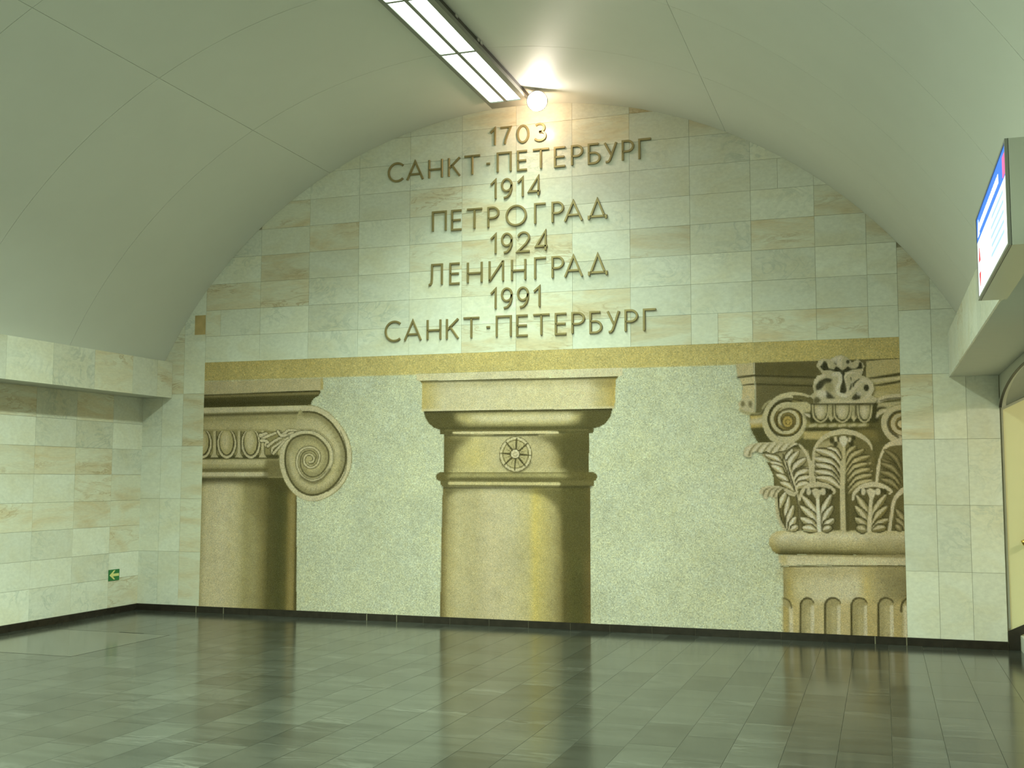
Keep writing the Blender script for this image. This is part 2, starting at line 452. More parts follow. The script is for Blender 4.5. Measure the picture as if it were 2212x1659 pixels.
def smooth(pts, closed=False, n=6):
    p = [np.array(q, float) for q in pts]; out = []; L = len(p)
    rg = range(L if closed else L-1)
    for i in rg:
        if closed: a, b, c, d = p[(i-1) % L], p[i], p[(i+1) % L], p[(i+2) % L]
        else: a, b, c, d = p[max(i-1, 0)], p[i], p[i+1], p[min(i+2, L-1)]
        for j in range(n):
            t = j/n; out.append(.5*((2*b)+(-a+c)*t+(2*a-5*b+4*c-d)*t*t+(-a+3*b-3*c+d)*t**3))
    if not closed: out.append(p[-1])
    return out
def gblur(mk, s):
    if s < .4: return mk
    r = int(3*s)+1; k = np.exp(-.5*(np.arange(-r, r+1)/s)**2); k /= k.sum()
    mk = np.pad(mk, r, mode='edge')
    mk = np.apply_along_axis(lambda v: np.convolve(v, k, 'same'), 0, mk)
    mk = np.apply_along_axis(lambda v: np.convolve(v, k, 'same'), 1, mk)
    return mk[r:-r, r:-r]
def window(q, pad):
    x0 = max(0, int(q[:, 0].min()-pad)); x1 = min(CW, int(q[:, 0].max()+pad)+2)
    y0 = max(0, int(q[:, 1].min()-pad)); y1 = min(CH, int(q[:, 1].max()+pad)+2)
    return x0, x1, y0, y1
def polymask(q, win):
    x0, x1, y0, y1 = win; S = 2
    xs = (np.arange((x1-x0)*S)+.5)/S+x0; ys = (np.arange((y1-y0)*S)+.5)/S+y0
    ins = np.zeros((len(ys), len(xs)), bool)
    for i in range(len(q)):
        ax, ay = q[i]; bx, by = q[(i+1) % len(q)]
        if ay == by: continue
        rows_ = (ys >= min(ay, by)) & (ys < max(ay, by))
        if not rows_.any(): continue
        xi = ax+(ys[rows_]-ay)*(bx-ax)/(by-ay)
        ins[rows_] ^= xs[None, :] < xi[:, None]
    return ins.reshape(y1-y0, S, x1-x0, S).mean((1, 3))
def put(win, mk, col, a, sid, clip):
    x0, x1, y0, y1 = win
    if clip is not None: mk = mk*clip[y0:y1, x0:x1]
    mk = np.clip(mk*a, 0, 1)[..., None]
    if callable(col): c = col(*np.meshgrid(np.arange(x0, x1), np.arange(y0, y1)))
    else: c = lin(col)
    IMG[y0:y1, x0:x1] = IMG[y0:y1, x0:x1]*(1-mk)+c*mk
    if sid is not None:
        sub_ = SID[y0:y1, x0:x1]; sub_[mk[..., 0] > .5] = sid
def fill(v, pts, col, a=1, blur=0, sid=None, clip=None, sm=False):
    if sm: pts = smooth(pts, True)
    q = v(pts); win = window(q, 3*blur+1)
    if win[0] >= win[1] or win[2] >= win[3]: return
    put(win, gblur(polymask(q, win), blur), col, a, sid, clip)
def stroke(v, pts, wd, col, a=1, blur=0, clip=None, sm=True, sid=None):
    if sm and len(pts) > 2: pts = smooth(pts)
    q = v(pts); n = len(q)
    if np.isscalar(wd): ww = np.full(n, float(wd))
    else: ww = np.interp(np.linspace(0, 1, n), np.linspace(0, 1, len(wd)), wd)
    ww = ww*v.k*1.06                    # widths are given in the drawing frame
    win = window(q, ww.max()/2+3*blur+1)
    x0, x1, y0, y1 = win
    if x0 >= x1 or y0 >= y1: return
    mk = np.zeros((y1-y0, x1-x0))
    for i in range(n-1):
        ax, ay = q[i]; bx, by = q[i+1]; pad = max(ww[i], ww[i+1])/2+2
        u0 = max(x0, int(min(ax, bx)-pad)); u1 = min(x1, int(max(ax, bx)+pad)+2)
        t0 = max(y0, int(min(ay, by)-pad)); t1 = min(y1, int(max(ay, by)+pad)+2)
        if u0 >= u1 or t0 >= t1: continue
        X, Y = np.meshgrid(np.arange(u0, u1)+.5, np.arange(t0, t1)+.5)
        dx, dy = bx-ax, by-ay; L2 = dx*dx+dy*dy+1e-9
        t = np.clip(((X-ax)*dx+(Y-ay)*dy)/L2, 0, 1)
        d = np.hypot(X-ax-t*dx, Y-ay-t*dy); h = (ww[i]*(1-t)+ww[i+1]*t)/2
        s_ = mk[t0-y0:t1-y0, u0-x0:u1-x0]; np.maximum(s_, np.clip(h-d+.5, 0, 1), out=s_)
    put(win, gblur(mk, blur), col, a, sid, clip)
def mask_of(v, pts, sm=False):
    if sm: pts = smooth(pts, True)
    q = v(pts); win = window(q, 1); m_ = np.zeros((CH, CW)); m_[win[2]:win[3], win[0]:win[1]] = polymask(q, win); return m_
def hgrad(v, y, stops):           # colour across, given as (x, colour) at height y of the drawing frame
    xs = [v([(s[0], y)])[0][0] for s in stops]; cs = np.array([lin(s[1]) for s in stops])
    def f(X, Y): return np.stack([np.interp(X, xs, cs[:, k]) for k in range(3)], -1)
    return f
def vgrad(v, x, stops):
    ys = [v([(x, s[0])])[0][1] for s in stops]; cs = np.array([lin(s[1]) for s in stops])
    def f(X, Y): return np.stack([np.interp(Y, ys, cs[:, k]) for k in range(3)], -1)
    return f
def ell(cx, cy, rx, ry, a0=0, a1=360, n=28):
    return [(cx+rx*math.cos(math.radians(a0+(a1-a0)*i/n)), cy+ry*math.sin(math.radians(a0+(a1-a0)*i/n))) for i in range(n+(0 if abs(a1-a0) >= 360 else 1))]

LT = (207, 208, 164); BG = (188, 197, 152); TAN = (178, 172, 116); MID = (152, 146, 90); OLV = (122, 116, 64)
DK = (92, 88, 42); VDK = (68, 66, 32); BND = (188, 178, 104); GLD = (176, 160, 78)
IMG[:] = lin(BG)
ids = ['background_field', 'cornice_band',
       ('ionic_column', 'entablature'), ('ionic_column', 'capital'), ('ionic_column', 'volute'), ('ionic_column', 'shaft'),
       ('doric_column', 'abacus'), ('doric_column', 'echinus'), ('doric_column', 'necking'), ('doric_column', 'rosette'), ('doric_column', 'shaft'),
       ('corinthian_column', 'abacus'), ('corinthian_column', 'abacus_flower'), ('corinthian_column', 'volute'), ('corinthian_column', 'bell'), ('corinthian_column', 'acanthus_leaf'),
       ('corinthian_column', 'astragal'), ('corinthian_column', 'shaft')]
ID = {n: i for i, n in enumerate(ids)}
# --- top band
I = lambda *k: ID[k if len(k) > 1 else k[0]]
bz = int((ZT-2.783)/RES)
IMG[:bz] = lin(BND); SID[:bz] = I('cornice_band')

# --- ionic column (left)
s_ = I('ionic_column', 'shaft')
fill(A1, [(40, 1275), (905, 1275), (903, 2700), (20, 2700)], hgrad(A1, 1500, [(60, (168, 162, 108)), (105, (196, 190, 136)), (250, (200, 194, 142)), (370, (190, 184, 128)), (450, (164, 158, 100)), (540, (158, 152, 96)), (600, (142, 134, 76)), (660, (104, 100, 50)), (760, (92, 92, 44)), (810, (104, 100, 48)), (838, (138, 126, 66)), (862, (150, 138, 78)), (885, (146, 132, 72)), (903, (96, 90, 44))]), sid=s_)
sh = mask_of(A1, [(40, 1275), (905, 1275), (903, 2700), (20, 2700)])
fill(A1, [(40, 1270), (905, 1270), (880, 1420), (760, 1400), (560, 1350), (300, 1330), (40, 1340)], DK, .75, 5, clip=sh)
fill(A1, [(420, 1330), (640, 1330), (640, 1800), (560, 1700), (480, 1500)], OLV, .35, 8, clip=sh)
e_ = I('ionic_column', 'entablature')
fill(A1, [(80, 432), (1138, 400), (1138, 490), (1112, 512), (78, 550)], (190, 183, 128), sid=e_)
stroke(A1, [(1128, 405), (1130, 488)], 26, GLD, .6, 1)
fill(A1, [(78, 546), (1110, 506), (1120, 520), (1100, 552), (1058, 575), (1038, 605), (1028, 637), (75, 660)], (96, 92, 46), sid=e_)
stroke(A1, [(80, 562), (1095, 530)], 24, (142, 134, 80), .9, 1.2)
stroke(A1, [(80, 546), (1108, 508)], 9, VDK, .8, .6)
stroke(A1, [(80, 625), (1030, 602)], 34, (76, 74, 34), .7, 3)
c_ = I('ionic_column', 'capital')
fill(A1, [(75, 658), (1030, 636), (1200, 700), (1000, 1110), (770, 1130), (64, 1130)], TAN, sid=c_)
fill(A1, [(62, 1112), (800, 1112), (820, 1280), (60, 1280)], (172, 166, 110), sid=c_)
stroke(A1, [(60, 1140), (630, 1140)], 40, (188, 182, 128), .9, 1)
stroke(A1, [(60, 1213), (640, 1208)], 34, (104, 98, 50), .9, 3)
stroke(A1, [(60, 1250), (640, 1248)], 38, (200, 194, 144), 1, .8)
fill(A1, [(625, 1118), (780, 1118), (820, 1280), (610, 1280)], (110, 104, 54), .75, 4)
stroke(A1, [(60, 1290), (640, 1284)], 30, VDK, .75, 3)
# white fillet on top of the canalis
stroke(A1, [(70, 684), (980, 662)], 46, (200, 196, 146), 1, .6)
stroke(A1, [(70, 728), (600, 712), (990, 702)], 30, (88, 84, 40), .85, 2.2)
stroke(A1, [(70, 765), (600, 750), (1000, 742)], 40, (146, 140, 84), .6, 4)
# egg and dart
fill(A1, [(62, 862), (760, 862), (740, 1112), (62, 1112)], (150, 144, 88))
stroke(A1, [(62, 1098), (740, 1092)], 36, (84, 82, 40), .95, 1.5)
for cx in (70, 287, 500):
    fill(A1, ell(cx, 975, 92, 138), (88, 84, 42), 1, .6)
    fill(A1, ell(cx, 975, 84, 132), (194, 188, 136), 1, .5)
    fill(A1, ell(cx, 968, 68, 118), (88, 82, 40), 1, .6)
    fill(A1, ell(cx-2, 962, 58, 110), (172, 165, 106), 1, .8)
    fill(A1, ell(cx-10, 950, 34, 84), (196, 190, 138), .8, 3)
    fill(A1, [(cx-100, 840), (cx+100, 840), (cx+100, 866), (cx-100, 866)], TAN)
for cx in (180, 397, 606):
    stroke(A1, [(cx, 866), (cx, 1060)], 30, (188, 182, 128), 1, .6)
    stroke(A1, [(cx+16, 870), (cx+16, 1085)], 12, (88, 84, 42), .85, .8)
    fill(A1, [(cx-4, 1040), (cx+34, 1100), (cx-38, 1100)], (186, 180, 128), 1, .6)
stroke(A1, [(62, 858), (640, 856)], 14, (150, 142, 86), .8, 1)
# volute
vo = [(1000, 637), (1090, 650), (1180, 695), (1270, 780), (1340, 880), (1380, 980), (1396, 1085), (1385, 1190), (1340, 1300), (1270, 1390), (1180, 1450), (1080, 1485), (990, 1478), (900, 1435), (825, 1355), (775, 1250), (752, 1130), (765, 1010), (815, 920), (890, 872), (920, 700)]
v_ = I('ionic_column', 'volute')
fill(A1, vo, (172, 166, 108), 1, 0, v_, None, True)
vm = mask_of(A1, vo, True)
fill(A1, ell(1040, 1130, 330, 330), (190, 184, 130), .35, 10, clip=vm)
fill(A1, [(1120, 720), (1330, 1000), (1330, 1200), (1180, 1000), (1060, 880), (900, 850), (900, 760)], (196, 191, 140), .5, 6, clip=vm)
sp = [(960, 664), (1060, 668), (1150, 705), (1235, 775), (1310, 880), (1355, 985), (1370, 1085), (1358, 1190), (1315, 1290), (1250, 1372), (1165, 1430), (1075, 1460), (990, 1455), (908, 1412), (840, 1335), (795, 1240), (774, 1130), (786, 1020), (832, 930), (900, 885), (985, 868), (1070, 882), (1140, 928), (1195, 995), (1218, 1070), (1212, 1150), (1175, 1225), (1110, 1285), (1030, 1300), (960, 1265), (915, 1190), (910, 1110), (940, 1040), (1000, 1010), (1060, 1018), (1102, 1060), (1105, 1115), (1080, 1165), (1030, 1188), (985, 1165), (970, 1120), (990, 1078), (1030, 1072), (1056, 1100), (1050, 1135), (1020, 1142)]
def inset(pts, cx, cy, d):
    return [(cx+(x-cx)*(1-d/math.hypot(x-cx, y-cy)), cy+(y-cy)*(1-d/math.hypot(x-cx, y-cy))) for x, y in pts if math.hypot(x-cx, y-cy) > d*1.2]
stroke(A1, inset(sp[:34], 1030, 1115, 52), [60, 62, 56, 44, 30, 20], (112, 106, 56), .5, 3.5, clip=vm)
stroke(A1, inset(sp[:40], 1030, 1115, 30), [20, 22, 18, 14, 12, 8], (84, 80, 40), .9, .8, clip=vm)
stroke(A1, sp, [46, 46, 42, 36, 30, 22, 18], (198, 193, 142), 1, .5)
stroke(A1, inset(sp[:26], 1030, 1115, -24), 8, (140, 134, 82), .7, .5, clip=vm)
stroke(A1, inset(sp[18:], 1030, 1115, -12), 9, (100, 95, 50), .75, .5, clip=vm)
stroke(A1, inset(sp[26:], 1030, 1115, 11), 8, (92, 88, 44), .8, .5)
stroke(A1, [(940, 1270), (1040, 1322), (1130, 1290), (1200, 1200)], 30, (104, 98, 50), .7, 2.5)
stroke(A1, [(850, 1070), (870, 1200), (930, 1310), (1040, 1370), (1150, 1345), (1250, 1250)], 40, (196, 190, 138), .55, 4)
stroke(A1, [(1290, 860), (1340, 1000), (1345, 1180), (1290, 1310), (1180, 1400)], 9, (88, 84, 42), .8, .8)
for k in range(26):
    a = math.radians(-70+k*9.5); stroke(A1, [(1045+255*math.cos(a), 1100+265*math.sin(a)), (1045+290*math.cos(a+.06), 1100+305*math.sin(a+.06))], 6, (112, 106, 58), .35, .5, sm=False)
# palmette
for pts in ([(580, 900), (640, 890), (600, 915), (575, 905)], [(600, 935), (660, 905), (760, 870)], [(590, 950), (640, 955), (660, 990), (630, 990), (640, 960)], [(650, 1000), (700, 960), (770, 920), (880, 870)], [(690, 1060), (690, 1020), (740, 980), (830, 925)], [(700, 1062), (730, 1030), (790, 960)], [(760, 900), (800, 885), (830, 860), (900, 858)], [(740, 870), (770, 905), (820, 900)]):
    stroke(A1, pts, [40, 32, 26], (90, 86, 44), .9, .8)
    stroke(A1, pts, [24, 22, 16], (198, 192, 142), 1, .4)

# --- doric column (centre)
s_ = I('doric_column', 'shaft')
P_ = [(325, 1308), (1680, 1308), (1684, 2640), (298, 2660)]
fill(B1, P_, hgrad(B1, 1900, [(300, (112, 102, 54)), (335, (140, 130, 74)), (375, (168, 160, 102)), (470, (184, 178, 122)), (620, (178, 172, 118)), (760, (192, 186, 134)), (960, (188, 183, 130)), (1110, (182, 176, 116)), (1170, (192, 180, 98)), (1230, (182, 172, 100)), (1330, (166, 158, 98)), (1400, (142, 134, 78)), (1440, (108, 102, 52)), (1520, (96, 94, 44)), (1590, (94, 92, 44)), (1660, (110, 100, 50)), (1684, (120, 106, 54))]), sid=s_)
sh = mask_of(B1, P_)
fill(B1, [(330, 1330), (1680, 1330), (1680, 2000), (1440, 1900), (1420, 1620), (1370, 1500), (1270, 1420), (1150, 1375), (900, 1358), (600, 1352), (430, 1375), (350, 1440)], (98, 94, 46), .8, 5, clip=sh)
fill(B1, [(330, 1400), (380, 1440), (360, 1700), (330, 1750)], (120, 110, 58), .5, 5, clip=sh)
n_ = I('doric_column', 'necking')
P_ = [(335, 840), (1668, 828), (1668, 1200), (335, 1200)]
fill(B1, P_, hgrad(B1, 1000, [(335, (100, 94, 46)), (380, (140, 132, 76)), (470, (172, 165, 104)), (620, (188, 180, 114)), (850, (182, 176, 122)), (1100, (178, 172, 118)), (1300, (174, 166, 110)), (1390, (150, 142, 84)), (1450, (112, 106, 54)), (1668, (100, 92, 44))]), sid=n_)
nk = mask_of(B1, P_)
fill(B1, [(335, 860), (640, 860), (560, 900), (470, 960), (400, 1080), (360, 1190), (335, 1190)], (100, 94, 46), .8, 7, clip=nk)
fill(B1, [(1100, 850), (1668, 840), (1668, 1190), (1420, 1190), (1400, 1040), (1330, 940), (1230, 880)], (94, 90, 44), .85, 6, clip=nk)
stroke(B1, [(420, 1190), (1440, 1190)], 40, (196, 190, 128), .55, 5, clip=nk)
fill(B1, [(560, 1000), (700, 980), (660, 1120), (560, 1130)], (190, 178, 90), .5, 12, clip=nk)
# torus and fillet
fill(B1, [(300, 1192), (1710, 1192), (1740, 1210), (1745, 1235), (1735, 1262), (1705, 1275), (305, 1275), (272, 1260), (262, 1230), (275, 1205)], (108, 102, 52), sid=n_, sm=False)
fill(B1, [(420, 1196), (1400, 1196), (1500, 1236), (1400, 1250), (420, 1250), (360, 1236)], (172, 166, 104), .85, 4)
stroke(B1, [(400, 1252), (1640, 1252)], 20, (88, 84, 40), .7, 2)
fill(B1, [(305, 1270), (1712, 1270), (1712, 1318), (325, 1322), (305, 1300)], (114, 108, 58), sid=n_)
stroke(B1, [(390, 1292), (900, 1296), (1390, 1300)], 30, (194, 186, 124), 1, 1.2)
stroke(B1, [(330, 1334), (1690, 1326)], 20, VDK, .75, 1.5)
a_ = I('doric_column', 'abacus')
fill(B1, [(80, 288), (1974, 232), (1974, 300), (1935, 318), (110, 352), (82, 345)], (204, 200, 148), sid=a_)
P_ = [(110, 350), (1938, 312), (1912, 346), (1906, 606), (135, 632), (137, 378)]
fill(B1, P_, hgrad(B1, 500, [(135, (186, 172, 96)), (230, (188, 180, 118)), (330, (200, 196, 144)), (1300, (200, 196, 142)), (1650, (202, 196, 142)), (1760, (186, 178, 116)), (1908, (184, 166, 86))]), sid=a_)
ab = mask_of(B1, P_)
stroke(B1, [(125, 350), (1000, 334), (1930, 314)], 38, (84, 82, 40), .95, 2, clip=ab)
stroke(B1, [(140, 395), (1000, 375), (1905, 355)], 34, (150, 140, 80), .5, 4, clip=ab)
fill(B1, [(1640, 350), (1910, 340), (1906, 440), (1800, 420)], (140, 128, 68), .5, 6, clip=ab)
stroke(B1, [(140, 620), (1905, 596)], 16, (206, 202, 152), .8, 1.5, clip=ab)
e_ = I('doric_column', 'echinus')
P_ = [(152, 630), (1882, 606), (1872, 670), (1820, 742), (1765, 775), (1710, 786), (1708, 828), (1664, 830), (1000, 850), (340, 842), (302, 842), (300, 800), (250, 784), (200, 745), (165, 690)]
fill(B1, P_, (98, 94, 48), sid=e_)
ec = mask_of(B1, P_)
fill(B1, [(440, 655), (1000, 640), (1620, 655), (1560, 730), (1400, 755), (900, 762), (560, 762), (460, 720)], (180, 172, 108), .95, 6, clip=ec)
fill(B1, [(560, 672), (1500, 655), (1540, 680), (1460, 715), (700, 725), (600, 700)], (204, 200, 148), .9, 5, clip=ec)
stroke(B1, [(160, 640), (1878, 616)], 16, VDK, .8, 1.2, clip=ec)
stroke(B1, [(300, 790), (900, 786), (1710, 782)], 22, (84, 82, 40), .8, 2, clip=ec)
stroke(B1, [(350, 808), (900, 806), (1660, 802)], 10, (130, 122, 68), .6, 1, clip=ec)
stroke(B1, [(420, 830), (520, 829), (1300, 826), (1370, 828)], [8, 22, 22, 8], (204, 196, 138), 1, .7)
stroke(B1, [(340, 852), (900, 856), (1200, 848)], 13, VDK, .8, 1)
# rosette
r_ = I('doric_column', 'rosette')
q_ = ell(998, 1028, 150, 162)
stroke(B1, q_[2:14], 18, (96, 90, 46), .7, 1.5)
fill(B1, ell(996, 1026, 148, 160), (158, 150, 92), 1, .6, r_)
stroke(B1, ell(996, 1026, 134, 146)+[ell(996, 1026, 134, 146)[0]], 22, (194, 188, 136), 1, .5)
stroke(B1, ell(996, 1026, 147, 159)+[ell(996, 1026, 147, 159)[0]], 6, (96, 90, 46), .9, .4)
fill(B1, ell(996, 1026, 120, 132), (112, 106, 58), 1, .6)
fill(B1, ell(996, 1026, 113, 125), (176, 169, 112), 1, .5)
for k in range(8):
    a = math.radians(k*45+4); ca, sa = math.cos(a), math.sin(a)
    stroke(B1, [(996+45*ca, 1026+48*sa), (996+135*ca, 1026+146*sa)], [18, 12], (86, 80, 40), .95, .4, sm=False)
    b = a+math.radians(22.5); stroke(B1, [(996+50*math.cos(b), 1026+54*math.sin(b)), (996+92*math.cos(b), 1026+100*math.sin(b))], [8, 5], (124, 116, 64), .7, .4, sm=False)
fill(B1, ell(990, 1024, 48, 48), (92, 86, 44), 1, .5)
fill(B1, ell(990, 1024, 39, 39), (202, 196, 146), 1, .4)
stroke(B1, ell(992, 1026, 18, 18, 0, 300), 7, (140, 132, 80), .8, .3)

# --- corinthian column (right)
s_ = I('corinthian_column', 'shaft')
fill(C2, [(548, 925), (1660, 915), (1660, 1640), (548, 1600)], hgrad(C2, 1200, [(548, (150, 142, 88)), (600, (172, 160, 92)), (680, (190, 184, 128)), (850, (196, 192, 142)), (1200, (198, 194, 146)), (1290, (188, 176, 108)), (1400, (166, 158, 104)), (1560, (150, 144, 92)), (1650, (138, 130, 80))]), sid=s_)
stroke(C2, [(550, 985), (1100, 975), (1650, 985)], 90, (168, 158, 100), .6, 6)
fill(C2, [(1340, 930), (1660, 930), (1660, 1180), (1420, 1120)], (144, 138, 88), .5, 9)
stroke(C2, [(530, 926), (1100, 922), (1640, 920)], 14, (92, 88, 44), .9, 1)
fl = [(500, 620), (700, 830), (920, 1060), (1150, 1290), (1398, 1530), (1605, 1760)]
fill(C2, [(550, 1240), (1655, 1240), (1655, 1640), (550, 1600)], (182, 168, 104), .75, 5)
for i, (a, b) in enumerate([(552, 625), (702, 825), (922, 1062), (1158, 1300), (1400, 1535), (1608, 1660)]):
    t = 1206; full = i not in (0, 5)
    if i == 0: arc = [(545, 1212), (580, 1222), (610, 1250), (622, 1300)]; body = [(545, 1212), (580, 1222), (610, 1250), (622, 1300), (625, 1640), (545, 1640)]
    elif i == 5: arc = [(1606, 1330), (1612, 1260), (1660, 1205)]; body = arc+[(1660, 1640), (1606, 1640)]
    else:
        mx = (a+b)/2; arc = [(a, 1640), (a, 1310), (a+4, 1258), (a+28, 1222), (mx, t+4), (b-24, t+18), (b, t+50)]; body = arc+[(b, 1640)]
    fill(C2, body, (160, 152, 98), 1, .7)
    bm = mask_of(C2, body)
    if i:
        stroke(C2, [(b-.42*(b-a), 1300), (b-.42*(b-a), 1640)], 34, (180, 172, 116), .8, 3, clip=bm)
        stroke(C2, [(b-14, 1290), (b-14, 1640)], 26, (202, 197, 150), .95, 1.2, clip=bm)
        stroke(C2, arc, [16, 16, 15, 15, 12, 7], (88, 82, 42), .95, .7)
    else:
        stroke(C2, [(618, 1300), (622, 1640)], 26, (200, 194, 146), .95, 1.2); stroke(C2, arc, 12, (96, 90, 46), .9, .8)
        fill(C2, [(548, 1290), (590, 1290), (590, 1640), (548, 1640)], (176, 160, 88), .8, 2, clip=bm)
t_ = I('corinthian_column', 'astragal')
fill(C2, [(505, 820), (1660, 822), (1660, 915), (540, 915), (512, 890)], vgrad(C2, 900, [(820, (150, 142, 90)), (845, (196, 190, 138)), (915, (202, 198, 148))]), sid=t_)
fill(C2, [(510, 822), (580, 822), (580, 915), (530, 915)], (178, 164, 88), .6, 3)
P_ = [(560, 605), (1660, 605), (1660, 825), (500, 820), (455, 790), (425, 740), (420, 690), (440, 640), (490, 612)]
fill(C2, P_, vgrad(C2, 900, [(605, (188, 182, 126)), (650, (204, 200, 152)), (700, (188, 182, 130)), (760, (158, 152, 98)), (800, (112, 106, 58)), (822, (92, 88, 44))]), sid=t_)
tm = mask_of(C2, P_)
stroke(C2, [(540, 618), (460, 655), (440, 720), (480, 790)], 46, (182, 166, 86), .55, 4, clip=tm)
fill(C2, [(1250, 660), (1660, 620), (1660, 825), (1300, 825)], (150, 144, 92), .5, 8, clip=tm)

# bell and abacus
fill(C1, [(420, 700), (2060, 600), (2060, 1300), (700, 1300), (440, 1200), (372, 905)], (122, 116, 66), sid=I('corinthian_column', 'bell'))
b_ = I('corinthian_column', 'bell')
bell = [(320, 900), (2060, 700), (2060, 1700), (700, 1660), (560, 1470), (470, 1370), (420, 1260), (340, 1120), (310, 1000)]
fill(C1, bell, (112, 108, 58), sid=b_)
fill(C2, [(400, -10), (1650, -10), (1650, 608), (585, 604), (535, 545), (505, 440), (470, 290), (455, 100)], (106, 102, 54), sid=b_)
a_ = I('corinthian_column', 'abacus')
fill(C1, [(345, 338), (2040, 285), (2040, 720), (900, 720), (560, 760), (378, 900), (375, 600)], (118, 112, 66), sid=a_)
fill(C1, [(350, 338), (1080, 345), (1080, 480), (360, 480)], (108, 102, 54), .8, 4)
stroke(C1, [(360, 482), (1060, 502)], 16, (74, 70, 34), .95, .8); stroke(C1, [(370, 578), (1030, 600)], 14, (78, 74, 36), .95, .8)
stroke(C1, [(370, 520), (1050, 545)], 34, (132, 126, 78), .7, 2)
fill(C1, [(158, 352), (350, 338), (360, 480), (372, 600), (376, 905), (330, 900), (225, 738), (232, 596), (206, 520), (178, 498)], (190, 180, 124), sid=a_)
stroke(C1, [(362, 345), (366, 480), (376, 600), (378, 880)], 12, (206, 202, 156), .9, .6)
stroke(C1, [(178, 502), (290, 490), (372, 478)], 22, (78, 74, 36), .95, 1); stroke(C1, [(230, 592), (374, 576)], 12, (78, 74, 36), .95, .6)
fill(C1, [(1640, 318), (2040, 288), (2040, 720), (1700, 740), (1640, 500)], (180, 172, 112), sid=a_)
stroke(C1, [(1680, 508), (1800, 498), (2040, 462)], [14, 26, 28], (82, 78, 38), .95, 1); stroke(C1, [(1740, 592), (1880, 575), (2040, 545)], [12, 24, 26], (82, 78, 38), .95, 1)
stroke(C1, [(1700, 545), (2040, 505)], 30, (196, 190, 138), .8, 1)
stroke(C1, [(1740, 640), (2040, 600)], 40, (172, 160, 92), .7, 3)
fill(C1, [(1740, 745), (1860, 705), (2040, 690), (2040, 740), (1880, 760), (1760, 800)], (200, 194, 146), 1, .8)
stroke(C1, [(1800, 770), (1900, 745), (2040, 735)], 14, (84, 80, 40), .9, 1)
fill(C1, [(1750, 800), (2040, 770), (2040, 830), (1830, 900), (1750, 960)], (184, 178, 124), 1, 1)
stroke(C1, [(1750, 880), (1800, 850), (1870, 845)], [34, 24, 8], (80, 76, 38), .95, 1)
stroke(C1, [(1740, 970), (1790, 915), (1860, 880)], 24, (200, 194, 148), .95, .8)
fill(C1, ell(1740, 985, 40, 30), (74, 72, 36), .9, 1.5)
# corner leaf on the left
L_ = I('corinthian_column', 'acanthus_leaf')
fill(C1, [(180, 800), (230, 745), (262, 735), (290, 700), (330, 760), (375, 800), (372, 905), (300, 905), (230, 895), (195, 850)], (186, 180, 132), 1, .6, L_)
for c, r1, r2 in ((235, 26, 34), (320, 20, 44)): fill(C1, ell(c, 805, r1, r2), (112, 106, 60), .85, 1.5)
stroke(C1, [(200, 870), (290, 912), (440, 915), (480, 820), (550, 765)], [30, 34, 26, 20, 16], (172, 166, 112), .95, 1)
stroke(C1, [(330, 930), (430, 925), (480, 860)], 18, (82, 78, 38), .9, 1.2)
fill(C1, [(318, 940), (470, 930), (475, 1080), (325, 1080)], hgrad(C1, 1000, [(318, (184, 164, 82)), (400, (188, 172, 96)), (470, (170, 154, 84))]), 1, 1, b_)
stroke(C1, [(320, 1005), (470, 990)], 46, (204, 200, 156), .8, 3)
fill(C1, [(330, 1085), (480, 1060), (640, 1230), (420, 1245), (360, 1150)], (96, 94, 48), .95, 3)
# volutes
v_ = I('corinthian_column', 'volute')
def vol(cx, cy, rx, ry, flip=1, turns=3.2):
    fill(C1, ell(cx, cy, rx, ry), (150, 142, 82), 1, .5, v_)
    sp = [];
    for i in range(70):
        t = i/69; r = (1-t)**.9*.92+.05*(1-t); a = math.radians(-80)+flip*(-1)*t*turns*2*math.pi
        sp.append((cx+rx*r*math.cos(a), cy+ry*r*math.sin(a)))
    vm = mask_of(C1, ell(cx, cy, rx, ry))
    stroke(C1, [(cx+(x-cx)*.84, cy+(y-cy)*.84) for x, y in sp], [44, 36, 26, 14], (74, 72, 36), .9, 1, clip=vm)
    stroke(C1, [(cx+(x-cx)*.70, cy+(y-cy)*.70) for x, y in sp[:50]], [34, 26, 14], (176, 156, 80), .7, 2, clip=vm)
    stroke(C1, sp, [44, 40, 34, 26, 16], (194, 188, 136), 1, .5)
vol(735, 985, 272, 265, 1)
stroke(C1, [(980, 715), (880, 690), (760, 690), (640, 730), (540, 820), (484, 930), (480, 1040), (540, 1170), (640, 1240), (760, 1240), (860, 1180), (930, 1070), (930, 960)], [24, 34, 40, 40, 38, 34, 30], (192, 186, 134), 1, .5, sid=v_)
stroke(C1, [(900, 770), (760, 745), (640, 780), (560, 870), (530, 980), (560, 1090), (630, 1170)], [18, 24, 24, 20, 14], (84, 80, 40), .9, 1)
fill(C1, [(640, 880), (700, 820), (820, 785), (960, 780), (1030, 830), (1000, 900), (900, 890), (790, 860), (700, 890)], (186, 180, 126), 1, 1)
stroke(C1, [(900, 930), (850, 880), (770, 860), (680, 880), (625, 950), (630, 1050), (690, 1110)], [16, 20, 20, 16], (88, 80, 38), .9, .8)
fill(C1, ell(745, 1005, 78, 84), (92, 84, 40), .9, 1.5); fill(C1, ell(745, 1005, 56, 62), (184, 164, 84), 1, 1); stroke(C1, ell(748, 1008, 28, 30, 0, 320), 10, (110, 98, 46), .8, .6)
fill(C1, [(920, 900), (1020, 900), (1020, 1000), (960, 990)], (92, 88, 46), .8, 2); fill(C1, [(930, 905), (1020, 930), (1020, 965), (960, 945)], (200, 194, 148), 1, .8)
vol(2055, 1015, 242, 215, -1)
